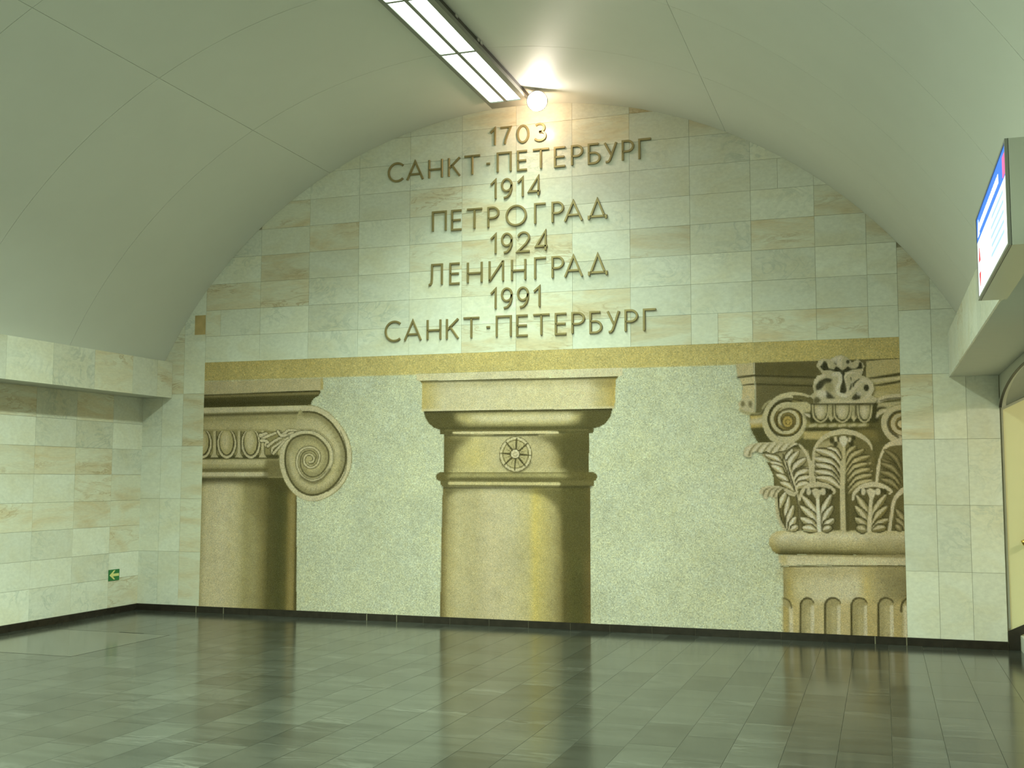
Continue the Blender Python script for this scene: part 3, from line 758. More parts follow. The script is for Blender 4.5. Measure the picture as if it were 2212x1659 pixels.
stroke(C1, [(2055, 830), (1960, 850), (1880, 900), (1835, 980), (1835, 1060), (1880, 1150), (1950, 1215), (2055, 1235)], 40, (196, 190, 138), 1, .5, sid=v_)
stroke(C1, [(2055, 880), (1960, 905), (1895, 980), (1890, 1060), (1930, 1130), (2000, 1180)], 22, (84, 80, 40), .9, .8)
stroke(C1, [(2055, 925), (1990, 945), (1950, 1010), (1960, 1080), (2010, 1130), (2055, 1145)], 30, (192, 186, 134), 1, .6)
stroke(C1, [(2055, 970), (2000, 1000), (1995, 1060), (2055, 1095)], 16, (90, 84, 42), .9, .8)
fill(C1, ell(2045, 1030, 46, 44), (200, 192, 134), 1, .8)
# egg moulding
e_ = I('corinthian_column', 'bell')
fill(C1, [(1010, 800), (1770, 795), (1740, 1020), (1000, 1020)], (86, 84, 42), 1, .8, e_)
for cx, rx in ((1122, 72), (1368, 76), (1622, 60)):
    q_ = [(cx-rx-22, 815), (cx-rx-12, 940), (cx-30, 1000), (cx+20, 1004), (cx+rx+6, 940), (cx+rx+20, 815)]
    stroke(C1, q_, [14, 18, 16, 18, 20], (186, 180, 126), 1, .6)
    fill(C1, [(cx-rx, 812), (cx+rx, 812), (cx+rx-4, 900), (cx+rx*.55, 965), (cx, 985), (cx-rx*.55, 965), (cx-rx+4, 900)], (178, 171, 116), 1, .8)
    fill(C1, ell(cx-8, 890, rx*.6, 70), (206, 201, 156), .85, 3)
for cx in (1240, 1498): 
    stroke(C1, [(cx, 815), (cx, 960)], 44, (176, 170, 116), 1, .8); fill(C1, [(cx-30, 940), (cx+34, 940), (cx, 1010)], (190, 184, 130), 1, .6); stroke(C1, [(cx+20, 820), (cx+18, 950)], 12, (84, 80, 40), .8, .8)
stroke(C1, [(980, 1050), (1300, 1048), (1640, 1045)], 46, (156, 150, 90), 1, 1)
for i in range(6): stroke(C1, [(1000+i*112, 1058), (1060+i*112, 1042)], 28, (190, 184, 132), .95, .8, sm=False)
stroke(C1, [(950, 1095), (1300, 1092), (1720, 1080)], 30, (84, 82, 42), .95, 2)
fill(C1, [(930, 1120), (1260, 1112), (1160, 1195), (1080, 1205), (920, 1200)], (180, 168, 104), 1, 1.5)
fill(C1, [(1500, 1100), (1720, 1090), (1800, 1230), (1640, 1190)], (150, 140, 76), .8, 5)
# abacus flower
f_ = I('corinthian_column', 'abacus_flower')
out = [(1070, 372), (1095, 318), (1150, 290), (1228, 298), (1290, 262), (1362, 250), (1430, 285), (1478, 332), (1540, 298), (1592, 330), (1618, 372), (1600, 430), (1592, 480), (1660, 505), (1715, 555), (1730, 640), (1700, 705), (1765, 745), (1735, 805), (1040, 808), (1035, 745), (992, 715), (1040, 678), (1030, 600), (1048, 525), (1085, 482), (1140, 470), (1110, 420)]
fill(C1, [(x+14, y+12) for x, y in out], (86, 84, 44), .7, 2.5)
fill(C1, out, (182, 177, 128), 1, .4, f_)
fm = mask_of(C1, out)
D_ = (62, 62, 32)
fill(C1, [(1112, 380), (1150, 335), (1190, 345), (1215, 400), (1270, 410), (1300, 372), (1340, 400), (1365, 425), (1395, 405), (1430, 375), (1470, 402), (1530, 395), (1560, 350), (1590, 345), (1600, 400), (1480, 415), (1420, 440), (1300, 440), (1230, 420), (1150, 425)], D_, .95, .8, clip=fm)
for c in ((1294, 330, 24, 26), (1430, 325, 22, 24), (1165, 350, 28, 34), (1572, 350, 18, 22)): fill(C1, ell(*c), D_, .9, .8, clip=fm)
fill(C1, [(1230, 300), (1290, 265), (1362, 252), (1362, 400), (1320, 380), (1300, 345), (1260, 320)], (206, 202, 160), .8, 1.5, clip=fm)
fill(C1, ell(1110, 330, 34, 28), (206, 202, 160), .7, 2, clip=fm)
fill(C1, [(1330, 440), (1395, 430), (1400, 560), (1420, 670), (1380, 695), (1335, 680), (1360, 560)], D_, .95, 1, clip=fm)
stroke(C1, [(1265, 470), (1330, 465), (1345, 540), (1310, 620), (1330, 690), (1400, 710)], [34, 40, 36, 30, 34, 40], (206, 202, 160), 1, .8, clip=fm)
stroke(C1, [(1420, 690), (1425, 600), (1395, 500), (1440, 455), (1500, 450)], [22, 16, 18, 22, 18], (200, 195, 150), 1, .6, clip=fm)
stroke(C1, [(1455, 640), (1475, 560), (1460, 500)], [14, 12, 8], D_, .85, .6, clip=fm)
stroke(C1, [(1480, 560), (1530, 480), (1590, 430)], [34, 44, 30], (184, 178, 130), 1, .8, clip=fm)
stroke(C1, [(1490, 640), (1500, 570), (1560, 520)], [10, 18, 10], D_, .85, .6, clip=fm)
stroke(C1, [(1440, 700), (1520, 610), (1600, 540), (1670, 560), (1700, 630), (1650, 720), (1560, 780), (1440, 790)], [30, 34, 40, 44, 40, 34, 30], (198, 193, 148), 1, .7, clip=fm)
fill(C1, ell(1640, 620, 32, 36), D_, .95, .8, clip=fm)
fill(C1, [(1470, 740), (1530, 670), (1580, 690), (1570, 745), (1500, 765)], D_, .9, 1, clip=fm); fill(C1, ell(1560, 690, 30, 18), (206, 202, 160), .8, 1.5, clip=fm)
fill(C1, [(1060, 600), (1100, 545), (1180, 505), (1255, 520), (1240, 560), (1170, 580), (1120, 640), (1070, 650)], D_, .9, 1.2, clip=fm)
stroke(C1, [(1060, 560), (1100, 500), (1160, 480)], 30, (206, 202, 160), .8, 1.5, clip=fm)
fill(C1, [(1160, 560), (1260, 560), (1270, 640), (1230, 680), (1180, 640)], (150, 144, 92), .8, 2, clip=fm)
fill(C1, [(1180, 650), (1230, 690), (1290, 740), (1200, 745), (1170, 700)], D_, .9, 1.5, clip=fm); fill(C1, ell(1130, 690, 60, 40), (208, 204, 164), .9, 2, clip=fm)
fill(C1, [(1040, 745), (1080, 720), (1130, 760), (1090, 800), (1040, 800)], (96, 92, 50), .85, 1.5, clip=fm)
stroke(C1, [(1150, 770), (1380, 775), (1600, 775), (1740, 740)], [20, 30, 30, 40], (194, 188, 140), 1, 1, clip=fm)
stroke(C1, [(1040, 805), (1400, 802), (1740, 800)], 14, (80, 76, 38), .9, .8)

# acanthus leaves
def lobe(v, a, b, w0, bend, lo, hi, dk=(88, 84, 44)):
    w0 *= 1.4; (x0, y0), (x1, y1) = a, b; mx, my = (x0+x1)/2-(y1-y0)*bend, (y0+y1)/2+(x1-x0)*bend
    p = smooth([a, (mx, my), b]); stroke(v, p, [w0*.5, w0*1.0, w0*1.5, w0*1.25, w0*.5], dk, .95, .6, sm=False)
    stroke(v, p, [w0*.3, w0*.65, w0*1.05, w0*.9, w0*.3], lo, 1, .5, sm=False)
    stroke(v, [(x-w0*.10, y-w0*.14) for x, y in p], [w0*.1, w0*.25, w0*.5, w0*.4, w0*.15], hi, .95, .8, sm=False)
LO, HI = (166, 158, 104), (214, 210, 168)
LO2, HI2 = (134, 126, 70), (186, 178, 122)
# leaf backs
fill(C1, [(440, 1380), (700, 1300), (980, 1330), (1020, 1500), (1020, 1700), (720, 1700), (560, 1480)], (160, 153, 102), 1, 1, L_)
fill(C1, [(1030, 1480), (1040, 1320), (1100, 1220), (1240, 1140), (1380, 1110), (1540, 1140), (1650, 1210), (1710, 1290), (1740, 1500), (1740, 1700), (1020, 1700)], (126, 120, 68), 1, 1, L_)
fill(C1, [(1030, 1480), (1040, 1320), (1110, 1240), (1330, 1200), (1385, 1290), (1385, 1700), (1030, 1700)], (170, 163, 110), 1, 2)
fill(C2, [(455, 20), (1640, 20), (1640, 604), (585, 604), (505, 440)], (116, 110, 60), 1, 1, L_)
fill(C2, [(440, -5), (1060, -5), (1060, 170), (700, 200), (640, 240), (500, 150)], (150, 144, 92), 1, 2)
fill(C2, [(1760/1.27-1560/1.27, 0), (0, 0), (0, 1)], LO)
fill(C1, [(1760, 1640), (1770, 1480), (1830, 1340), (1920, 1260), (2060, 1230), (2060, 1700), (1760, 1700)], (122, 116, 66), 1, 1, L_)
# left big leaf: lobes
for a, b, wd in (((745, 1560), (800, 1330), 44), ((770, 1600), (870, 1350), 44), ((800, 1640), (950, 1430), 46), ((790, 1700), (975, 1540), 46)): lobe(C1, a, b, wd, -.16, LO, HI)
for a, b, wd in (((700, 1520), (500, 1390), 40), ((730, 1600), (560, 1470), 40), ((760, 1700), (620, 1580), 38)): lobe(C1, a, b, wd, .14, LO, HI)
for a, b, wd in (((640, 170), (770, 70), 44), ((650, 210), (790, 130), 42), ((650, 240), (775, 185), 36)): lobe(C2, a, b, wd, -.12, LO, HI)
for a, b, wd in (((560, 120), (450, 30), 34), ((600, 190), (490, 110), 32), ((640, 250), (530, 180), 32)): lobe(C2, a, b, wd, .12, LO, HI)
stroke(C1, [(690, 1370), (730, 1480), (770, 1600), (800, 1690)], [10, 14, 16], (78, 74, 36), .95, .6)
stroke(C2, [(580, 0), (620, 120), (660, 250), (690, 400), (700, 600)], [30, 26, 24, 24, 26], (190, 184, 136), 1, .6)
stroke(C2, [(575, -5), (612, 120), (652, 250), (680, 400), (686, 600)], 10, (74, 70, 34), .95, .5)
stroke(C1, [(880, 1270), (940, 1340), (985, 1430), (1000, 1560), (1005, 1700)], [22, 28, 26, 20], (196, 190, 142), 1, .6)
stroke(C2, [(800, -5), (815, 90), (825, 180)], 30, (194, 188, 138), 1, .6); stroke(C2, [(828, -5), (838, 90), (842, 180)], 10, (80, 76, 38), .9, .5)
# left leaf curl
cu = [(242, 1360), (262, 1300), (330, 1262), (430, 1245), (560, 1235), (700, 1238), (800, 1232), (880, 1262), (800, 1285), (740, 1325), (650, 1340), (560, 1368), (500, 1340), (440, 1362), (380, 1340), (340, 1360), (335, 1405), (290, 1412), (255, 1395)]
fill(C1, [(x+4, y+16) for x, y in cu], (76, 74, 36), .85, 1.5)
fill(C1, cu, (184, 178, 128), 1, .5, L_)
cm = mask_of(C1, cu)
for x in (270, 350, 430, 510, 590, 670, 750): stroke(C1, [(x, 1390), (x+25, 1320), (x+90, 1250)], [30, 24, 14], (206, 202, 160), .8, 1.2, clip=cm); stroke(C1, [(x+34, 1390), (x+60, 1320), (x+118, 1255)], [16, 12, 6], (112, 106, 60), .8, .8, clip=cm)
# centre leaf
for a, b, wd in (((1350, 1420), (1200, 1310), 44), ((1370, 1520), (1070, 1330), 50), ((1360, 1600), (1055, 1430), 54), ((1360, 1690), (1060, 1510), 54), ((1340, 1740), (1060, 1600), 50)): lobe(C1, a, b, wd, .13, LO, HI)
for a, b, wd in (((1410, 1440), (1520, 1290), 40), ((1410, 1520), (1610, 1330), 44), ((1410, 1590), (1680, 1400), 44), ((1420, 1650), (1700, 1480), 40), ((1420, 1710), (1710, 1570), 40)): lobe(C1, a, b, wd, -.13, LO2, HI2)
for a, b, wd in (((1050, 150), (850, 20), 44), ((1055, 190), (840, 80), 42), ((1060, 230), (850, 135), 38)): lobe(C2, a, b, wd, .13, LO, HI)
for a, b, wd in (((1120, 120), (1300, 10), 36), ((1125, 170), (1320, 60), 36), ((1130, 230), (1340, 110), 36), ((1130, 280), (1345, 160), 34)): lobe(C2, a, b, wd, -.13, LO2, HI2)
stroke(C1, [(1385, 1290), (1385, 1500), (1385, 1700)], [20, 30, 34], (184, 178, 124), 1, .6)
stroke(C2, [(1075, -5), (1078, 200), (1080, 400), (1086, 604)], [30, 36, 42, 46], (188, 182, 130), 1, .6); stroke(C2, [(1112, 100), (1118, 300), (1124, 604)], [14, 22, 24], (98, 94, 48), .9, 1.5)
stroke(C1, [(1035, 1700), (1040, 1500), (1045, 1340), (1100, 1240), (1200, 1160), (1370, 1118), (1540, 1150), (1660, 1230), (1705, 1320)], [16, 18, 22, 34, 46, 54, 46, 34, 12], (194, 188, 138), 1, .5)
for x, y, r in ((1250, 1220, 26), (1330, 1205, 22), (1420, 1205, 20), (1495, 1190, 22), (1290, 1260, 26), (1470, 1250, 26)): fill(C1, ell(x, y, r, r*1.4), (78, 76, 38), .95, 1)
fill(C1, [(1330, 1190), (1360, 1170), (1400, 1170), (1430, 1200), (1420, 1250), (1385, 1300), (1345, 1250)], (206, 202, 160), 1, .8)
fill(C1, [(1440, 1180), (1470, 1190), (1460, 1240), (1430, 1230)], (196, 190, 142), 1, .8); fill(C1, [(1270, 1180), (1300, 1175), (1310, 1220), (1285, 1235)], (196, 190, 142), 1, .8)
# right big leaf
stroke(C1, [(1760, 1700), (1772, 1520), (1820, 1360), (1900, 1265), (2060, 1232)], [14, 18, 24, 40, 70], (200, 194, 146), 1, .6)
for a, b, wd in (((2040, 1560), (1850, 1330), 34), ((2040, 1650), (1820, 1440), 34), ((2040, 1740), (1800, 1550), 34)): lobe(C1, a, b, wd, .12, (118, 112, 64), (148, 140, 88))
stroke(C2, [(1410, -5), (1395, 90), (1380, 190)], 20, (198, 192, 144), 1, .6)
for a, b, wd in (((1590, 120), (1430, 10), 30), ((1590, 190), (1420, 80), 30), ((1580, 240), (1430, 150), 30)): lobe(C2, a, b, wd, .12, (124, 118, 68), (160, 152, 100))
# small lower leaves
for cx, cy, wd, lo, hi, bx in ((850, 190, 175, LO, HI, 870), (1340, 200, 190, (146, 140, 88), (196, 190, 142), 1315)):
    bottom = 604
    fill(C2, [(cx-wd, bottom), (cx-wd+10, 300), (cx-60, 210), (cx+60, 210), (cx+wd-20, 300), (cx+wd, bottom)], (110, 104, 58), .9, 2)
    for a, b in (((bx, 560), (cx-130, 300)), ((bx, 590), (cx-140, 395)), ((bx-10, 604), (cx-140, 500)), ((bx-30, 606), (cx-120, 585))): lobe(C2, a, b, 40, .08, lo, hi)
    for a, b in (((bx+20, 540), (cx+130, 290)), ((bx+30, 560), (cx+140, 395)), ((bx+30, 596), (cx+150, 510)), ((bx+40, 606), (cx+120, 580))): lobe(C2, a, b, 36, -.08, LO2 if cx > 1000 else (146, 140, 90), hi)
    stroke(C2, [(cx, 250), ((cx+bx)/2, 420), (bx, 604)], [24, 28, 30], hi, 1, .6)
    stroke(C2, [(cx-wd+20, 330), (cx-wd+35, 270), (cx-90, 215), (cx, 192), (cx+90, 205), (cx+wd-20, 250), (cx+wd-30, 275)], [18, 24, 34, 40, 34, 22, 12], (196, 190, 142), 1, .5)
    for dx in (-95, -55, 30, 85, 120): fill(C2, ell(cx+dx, 245+abs(dx)*.1, 15, 26), (76, 74, 36), .9, .8)
    for dx in (-75, -15, 55): fill(C2, ell(cx+dx, 258, 22, 30), (200, 195, 148), 1, .8)
    fill(C2, [(cx-50, 240), (cx+50, 240), (cx+20, 310), (cx, 330), (cx-25, 300)], (198, 193, 146), 1, .8)
# left small leaf in profile
fill(C2, [(470, 290), (520, 250), (600, 260), (660, 320), (690, 604), (585, 604), (530, 540), (505, 440)], (120, 114, 64), 1, 1)
for a, b in (((580, 560), (600, 310)), ((580, 600), (640, 390)), ((600, 606), (660, 490)), ((620, 606), (672, 570)), ((520, 400), (570, 270))): lobe(C2, a, b, 32, -.05, LO, HI)
stroke(C2, [(500, 290), (508, 400), (530, 510), (575, 600)], [12, 14, 14], (74, 70, 34), .9, .5); stroke(C2, [(482, 290), (490, 400), (512, 510), (560, 596)], 24, (184, 178, 128), .95, .8)
cu = [(332, 270), (350, 225), (420, 205), (500, 205), (580, 230), (640, 262), (690, 250), (650, 300), (600, 290), (540, 232), (500, 270), (490, 310), (445, 312), (430, 290), (400, 325), (370, 320), (365, 285)]
fill(C2, [(x+3, y+8) for x, y in cu], (90, 86, 46), .6, 1.2); fill(C2, cu, (184, 178, 132), 1, .5, L_)
for x in (360, 410, 460, 510): stroke(C2, [(x, 300), (x+25, 245), (x+70, 220)], [14, 12, 6], (112, 106, 62), .8, .7, clip=mask_of(C2, cu))
# lower right fragment
stroke(C2, [(1500, 604), (1515, 480), (1540, 340), (1600, 260), (1660, 220)], [22, 24, 26, 34, 40], (196, 190, 144), 1, .6)
for a, b in (((1640, 560), (1560, 420)), ((1640, 600), (1560, 500)), ((1600, 604), (1560, 560))): lobe(C2, a, b, 30, .05, (130, 124, 74), (170, 162, 110))

# ------------------------------------------------------------------ tesserae
rg = np.random.default_rng(11)
NP_ = M['tess'] = None
def tess_mat(name):
    m, nt, b = newmat(name); at = N(nt, 'ShaderNodeAttribute'); at.attribute_name = 'stone'
    nt.links.new(at.outputs['Color'], b.inputs['Base Color']); b.inputs['Roughness'].default_value = .5
    b.inputs['Specular IOR Level'].default_value = .12
    return m
TM = tess_mat('tessera_stone')
def low_noise(h, w_, cell, amp):
    a = rg.normal(0, amp, (h//cell+3, w_//cell+3)); yi = np.arange(h)/cell; xi = np.arange(w_)/cell
    y0 = yi.astype(int); x0 = xi.astype(int); fy = (yi-y0)[:, None]; fx = (xi-x0)[None]
    fy = fy*fy*(3-2*fy); fx = fx*fx*(3-2*fx)
    g = lambda r, c: a[np.ix_(y0+r, x0+c)]
    return g(0, 0)*(1-fy)*(1-fx)+g(1, 0)*fy*(1-fx)+g(0, 1)*(1-fy)*fx+g(1, 1)*fy*fx
var = low_noise(CH, CW, 90, .035)+low_noise(CH, CW, 28, .03)+low_noise(CH, CW, 8, .03)
warm = low_noise(CH, CW, 60, .018)+low_noise(CH, CW, 10, .02)-.015
lum = np.clip(IMG @ np.array((.3, .6, .1))/.40, .02, 1)
IMG *= (lum**.28)[..., None]          # deepen the dark stones
IMG *= (1+var)[..., None]
IMG[..., 2] *= 1-warm; IMG[..., 0] *= 1+warm*.3
mos = empty('mosaic_panel', (0, 0, ZB)); tag(mos, 'large stone mosaic of three classical columns filling the end wall under the raised inscription', 'mosaic')
def tesserae(size, choose, ybase, name, parent, label=None, top=0):
    nx, nz = int(2*XM/size), int((ZT-ZB)/size)
    gx = -XM+(np.arange(nx)+.5)*2*XM/nx; gz = ZB+(np.arange(nz)+.5)*(ZT-ZB)/nz
    X, Z = np.meshgrid(gx, gz)
    ci = np.clip(((X+XM)/RES).astype(int), 0, CW-1); ri = np.clip(((ZT-Z)/RES).astype(int), 0, CH-1)
    k = choose(SID[ri, ci])
    X, Z, ci, ri = X[k], Z[k], ci[k], ri[k]; n = len(X)
    if n == 0: return None
    if size > .01:
        c = sum(IMG[np.clip(ri+dy, 0, CH-1), np.clip(ci+dx, 0, CW-1)] for dy in (-1, 0, 1) for dx in (-1, 0, 1))/9
    else: c = IMG[ri, ci]
    j = rg.normal(1, .105 if size > .01 else .085, n)[:, None]; t = rg.normal(0, .035, n)
    c = c*j; c[:, 2] *= 1-t; c[:, 0] *= 1+t*.4
    spk = rg.random(n) < .012; c[spk] *= rg.uniform(.72, 1.15, (spk.sum(), 1))
    c = np.clip(c/ILL, 0, .9)
    h = size*.47
    X = X+rg.normal(0, size*.03, n); Z = Z+rg.normal(0, size*.03, n)
    tx = rg.normal(0, .035, n)*size; tz = rg.normal(0, .035, n)*size; y0 = ybase-rg.random(n)*.0006
    v = np.empty((n, 4, 3), np.float32)
    for q, (sx, sz) in enumerate(((-1, -1), (1, -1), (1, 1), (-1, 1))):
        v[:, q, 0] = X+sx*h; v[:, q, 2] = Z+sz*h-(ZB if top else 0); v[:, q, 1] = y0+sx*tx+sz*tz
    me = bpy.data.meshes.new(name); me.vertices.add(4*n); me.vertices.foreach_set('co', v.ravel())
    me.loops.add(4*n); me.loops.foreach_set('vertex_index', np.arange(4*n, dtype=np.int32))
    me.polygons.add(n); me.polygons.foreach_set('loop_start', np.arange(0, 4*n, 4, dtype=np.int32))
    me.update(calc_edges=True)
    at = me.color_attributes.new('stone', 'FLOAT_COLOR', 'POINT')
    cc = np.ones((n, 4, 4), np.float32); cc[..., :3] = c[:, None, :]; at.data.foreach_set('color', cc.ravel())
    me.materials.append(TM)
    o = bpy.data.objects.new(name, me); COL.objects.link(o); o.parent = parent; o['kind'] = 'stuff'
    if parent is not mos: o.matrix_parent_inverse = Matrix()
    if label: o['label'] = label
    return o
m = MB(); m.box((-XM+.001, -.0005, 0), (XM-.001, .011, ZT-ZB-.001)); m.build('grout_bed', M['grout'], mos)
tesserae(.0115, lambda s: s == 0, -.0016, 'background_field', mos, 'pale beige mosaic field between the columns', 1)
tesserae(.0115, lambda s: s == 1, -.0018, 'cornice_band', mos, 'golden tan mosaic band along the top', 1)
LAB = {'ionic_column': 'mosaic picture of a column with a spiral volute', 'doric_column': 'mosaic picture of a plain column with a wheel rosette', 'corinthian_column': 'mosaic picture of a leafy fluted column'}
parts = {}
for i, nm in enumerate(ids):
    if not isinstance(nm, tuple): continue
    col_, part = nm
    if col_ not in parts:
        e = empty(col_); e.parent = mos; e['label'] = LAB[col_]; parts[col_] = e
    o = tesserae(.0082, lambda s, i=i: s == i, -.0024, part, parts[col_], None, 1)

# ------------------------------------------------------------------ raised bronze inscription
def ribbon(mb, pts, wd, d, closed=False):
    P = [np.array(p, float) for p in pts]; n = len(P); Lf, Rt = [], []
    for i in range(n):
        a = P[(i-1) % n] if (closed or i > 0) else None; b = P[(i+1) % n] if (closed or i < n-1) else None
        d1 = (P[i]-a) if a is not None else (b-P[i]); d2 = (b-P[i]) if b is not None else d1
        d1 = d1/np.linalg.norm(d1); d2 = d2/np.linalg.norm(d2)
        n1 = np.array((-d1[1], d1[0])); n2 = np.array((-d2[1], d2[0])); mt = n1+n2
        mt = mt/max(np.linalg.norm(mt), .3); k = wd/2/max(mt@n1, .45)
        Lf.append(P[i]+mt*k); Rt.append(P[i]-mt*k)
    base = len(mb.v); ch = .0035
    for i in range(n):
        l, r = Lf[i], Rt[i]; q = (r-l)/np.linalg.norm(r-l)*ch
        for (x, z), y in ((l, 0), (l, -d+ch), (l+q, -d), (r-q, -d), (r, -d+ch), (r, 0)): mb.v.append((x, y, z))
    for i in range(n if closed else n-1):
        a, b = base+6*i, base+6*((i+1) % n)
        for k in range(5): mb.f.append((a+k, a+k+1, b+k+1, b+k))
    if not closed:
        mb.f.append(tuple(base+k for k in range(5, -1, -1))); mb.f.append(tuple(base+6*(n-1)+k for k in range(6)))
def arc(cx, cy, rx, ry, a0, a1, n=18):
    return [(cx+rx*math.cos(math.radians(a0+(a1-a0)*i/n)), cy+ry*math.sin(math.radians(a0+(a1-a0)*i/n))) for i in range(n+1)]
def glyph(ch, W, H):              # centre lines of the strokes, in metres
    if ch == 'С':
        r = H/2; c = max(-1, min(1, (W-r)/r)); a = math.degrees(math.acos(c)); return [(arc(r, r, r, r, a, 360-a, 26), 0)]
    if ch in 'О0': return [(arc(W/2, H/2, W/2, H/2, 0, 360, 32)[:-1], 1)]
    g = {'А': [[(0, 0), (.5, 1), (1, 0)], [(.17, .30), (.83, .30)]],
         'Н': [[(0, 0), (0, 1)], [(1, 0), (1, 1)], [(0, .46), (1, .46)]],
         'К': [[(0, 0), (0, 1)], [(1, 1), (.06, .46)], [(.28, .60), (1, 0)]],
         'Т': [[(0, 1), (1, 1)], [(.5, 1), (.5, 0)]],
         '-': [[(0, .5), (1, .5)]],
         'П': [[(0, 0), (0, 1), (1, 1), (1, 0)]],
         'Е': [[(1, 1), (0, 1), (0, 0), (1, 0)], [(0, .5), (.92, .5)]],
         'Р': [[(0, 0), (0, 1), (.45, 1)]+arc(.45, .73, .55, .27, 85, -85, 12)+[(.45, .46), (0, .46)]],
         'Б': [[(.88, 1), (0, 1), (0, 0), (.45, 0)]+arc(.45, .275, .55, .275, -85, 85, 12)+[(.45, .55), (0, .55)]],
         'У': [[(0, 1), (.55, .36)], [(1, 1), (.52, .22), (.42, .08), (.28, 0), (.08, 0)]],
         'Г': [[(0, 0), (0, 1), (1, 1)]],
         'Д': [[(.10, .14), (.5, 1), (.90, .14)], [(0, 0), (0, .14), (1, .14), (1, 0)]],
         'Л': [[(0, 0), (.12, .01), (.20, .10), (.23, .3), (.25, 1), (1, 1), (1, 0)]],
         'И': [[(0, 1), (0, 0)], [(0, .02), (1, .98)], [(1, 1), (1, 0)]],
         '1': [[(0, .76), (1, 1), (1, 0)]],
         '7': [[(0, 1), (1, 1), (.72, .62), (.50, .25), (.42, 0)]],
         '3': [arc(.45, .76, .45, .24, 140, -80, 14)+[(.42, .53)], [(.42, .53)]+arc(.48, .27, .52, .27, 75, -150, 16)],
         '9': [arc(.5, .68, .5, .32, 0, 360, 22), [(1, .68), (.98, .45), (.82, .2), (.55, .04), (.2, .0)]],
         '4': [[(.84, 0), (.84, 1), (0, .22), (1, .22)]],
         '2': [arc(.5, .74, .46, .26, 165, -25, 14)+[(.72, .42), (0, 0), (1, 0)]]}[ch]
    out = []
    for s in g: out.append(([(x*W, z*H) for x, z in s], 0))
    return out
LW = .024
LINES = [
 ('1703', 5.357, 5.572, [(-.316,-.239),(-.196,-.052),(.008,.159),(.209,.359)], 'raised bronze year 1703 at the very top of the inscription, below the floodlight'),
 ('САНКТ-ПЕТЕРБУРГ', 5.042, 5.279, [(-1.578,-1.372),(-1.342,-1.12),(-1.066,-.885),(-.823,-.665),(-.63,-.418),(-.363,-.298),(-.229,-.051),(.012,.142),(.189,.397),(.445,.585),(.641,.782),(.833,.979),(1.013,1.165),(1.213,1.352),(1.397,1.548)], 'raised bronze city name САНКТ-ПЕТЕРБУРГ, the upper of two, just under the year 1703'),
 ('1914', 4.738, 4.976, [(-.308,-.229),(-.177,-.039),(.012,.092),(.143,.297)], 'raised bronze year 1914 between the two city names САНКТ-ПЕТЕРБУРГ and ПЕТРОГРАД'),
 ('ПЕТРОГРАД', 4.417, 4.661, [(-1.015,-.832),(-.778,-.64),(-.596,-.39),(-.338,-.194),(-.121,.129),(.214,.358),(.416,.559),(.558,.775),(.83,1.047)], 'raised bronze city name ПЕТРОГРАД, second name from the top, with one large round letter'),
 ('1924', 4.113, 4.352, [(-.306,-.227),(-.175,-.036),(.009,.173),(.226,.379)], 'raised bronze year 1924 above the city name ЛЕНИНГРАД'),
 ('ЛЕНИНГРАД', 3.797, 4.050, [(-1.059,-.875),(-.796,-.659),(-.583,-.393),(-.322,-.138),(-.057,.123),(.214,.361),(.415,.559),(.558,.775),(.83,1.048)], 'raised bronze city name ЛЕНИНГРАД, third name down, without any round letter'),
 ('1991', 3.487, 3.731, [(-.304,-.225),(-.174,-.035),(.014,.155),(.201,.288)], 'raised bronze year 1991 above the lowest line of the inscription'),
 ('САНКТ-ПЕТЕРБУРГ', 3.170, 3.417, [(-1.594,-1.387),(-1.352,-1.13),(-1.07,-.889),(-.833,-.673),(-.631,-.419),(-.356,-.291),(-.235,-.045),(.007,.151),(.193,.401),(.451,.593),(.64,.793),(.842,.987),(1.035,1.181),(1.231,1.38),(1.432,1.584)], 'raised bronze city name САНКТ-ПЕТЕРБУРГ, the lower of two, just above the mosaic')]
for txt, z0, z1, xs, lab in LINES:
    root = empty('inscription_line', (0, 0, z0)); tag(root, lab, 'lettering', 'lines of the bronze inscription')
    for ch, (a, b) in zip(txt, xs):
        mb = MB(); hw = LW/2; W = b-a-LW; H = z1-z0-LW
        for pts, cl in glyph(ch, W, H):
            ribbon(mb, [(x+hw, z+hw) for x, z in pts], LW, .018, cl)
        o = mb.build('letter', M['bronze'], root); o.location = (a, -.0035, 0)

# ------------------------------------------------------------------ ceiling light line
FX0, FX1, FZ, FT = -.195, .268, 5.70, 5.742
fl = empty('linear_ceiling_light', (.035, -.27, FZ)); tag(fl, 'long twin fluorescent ceiling light running down the crown of the vault', 'ceiling light')
def fsub(name, mb, mat): 
    o = mb.build(name, mat, fl); o.matrix_parent_inverse = Matrix.Translation(-fl.location); return o
m = MB(); ye = -19.0
m.box((FX0, ye, FZ), (FX0+.045, -.27, FT)); m.box((FX1-.062, ye, FZ), (FX1, -.27, FT)); m.box((FX0+.045, ye, FT-.012), (FX1-.062, -.27, FT))
m.box((FX0+.045, -.45, FZ), (FX1-.062, -.27, FT-.012))
fsub('housing', m, M['housing'])
m = MB(); m.box((FX0+.012, ye, FT), (FX1-.008, -.29, 5.788)); fsub('shadow_gap_rail', m, M['rail'])  # dark track; its near-black colour also paints the shadow gap below the ceiling
x0, x1 = FX0+.047, FX1-.064; xc = .027
ends = [-.46]; 
y = -.46; ylist = []
while y > ye+.5:
    y1 = y-1.40 if not ylist else y-1.215
    ylist.append((y-.0, y1)); y = y1-.03
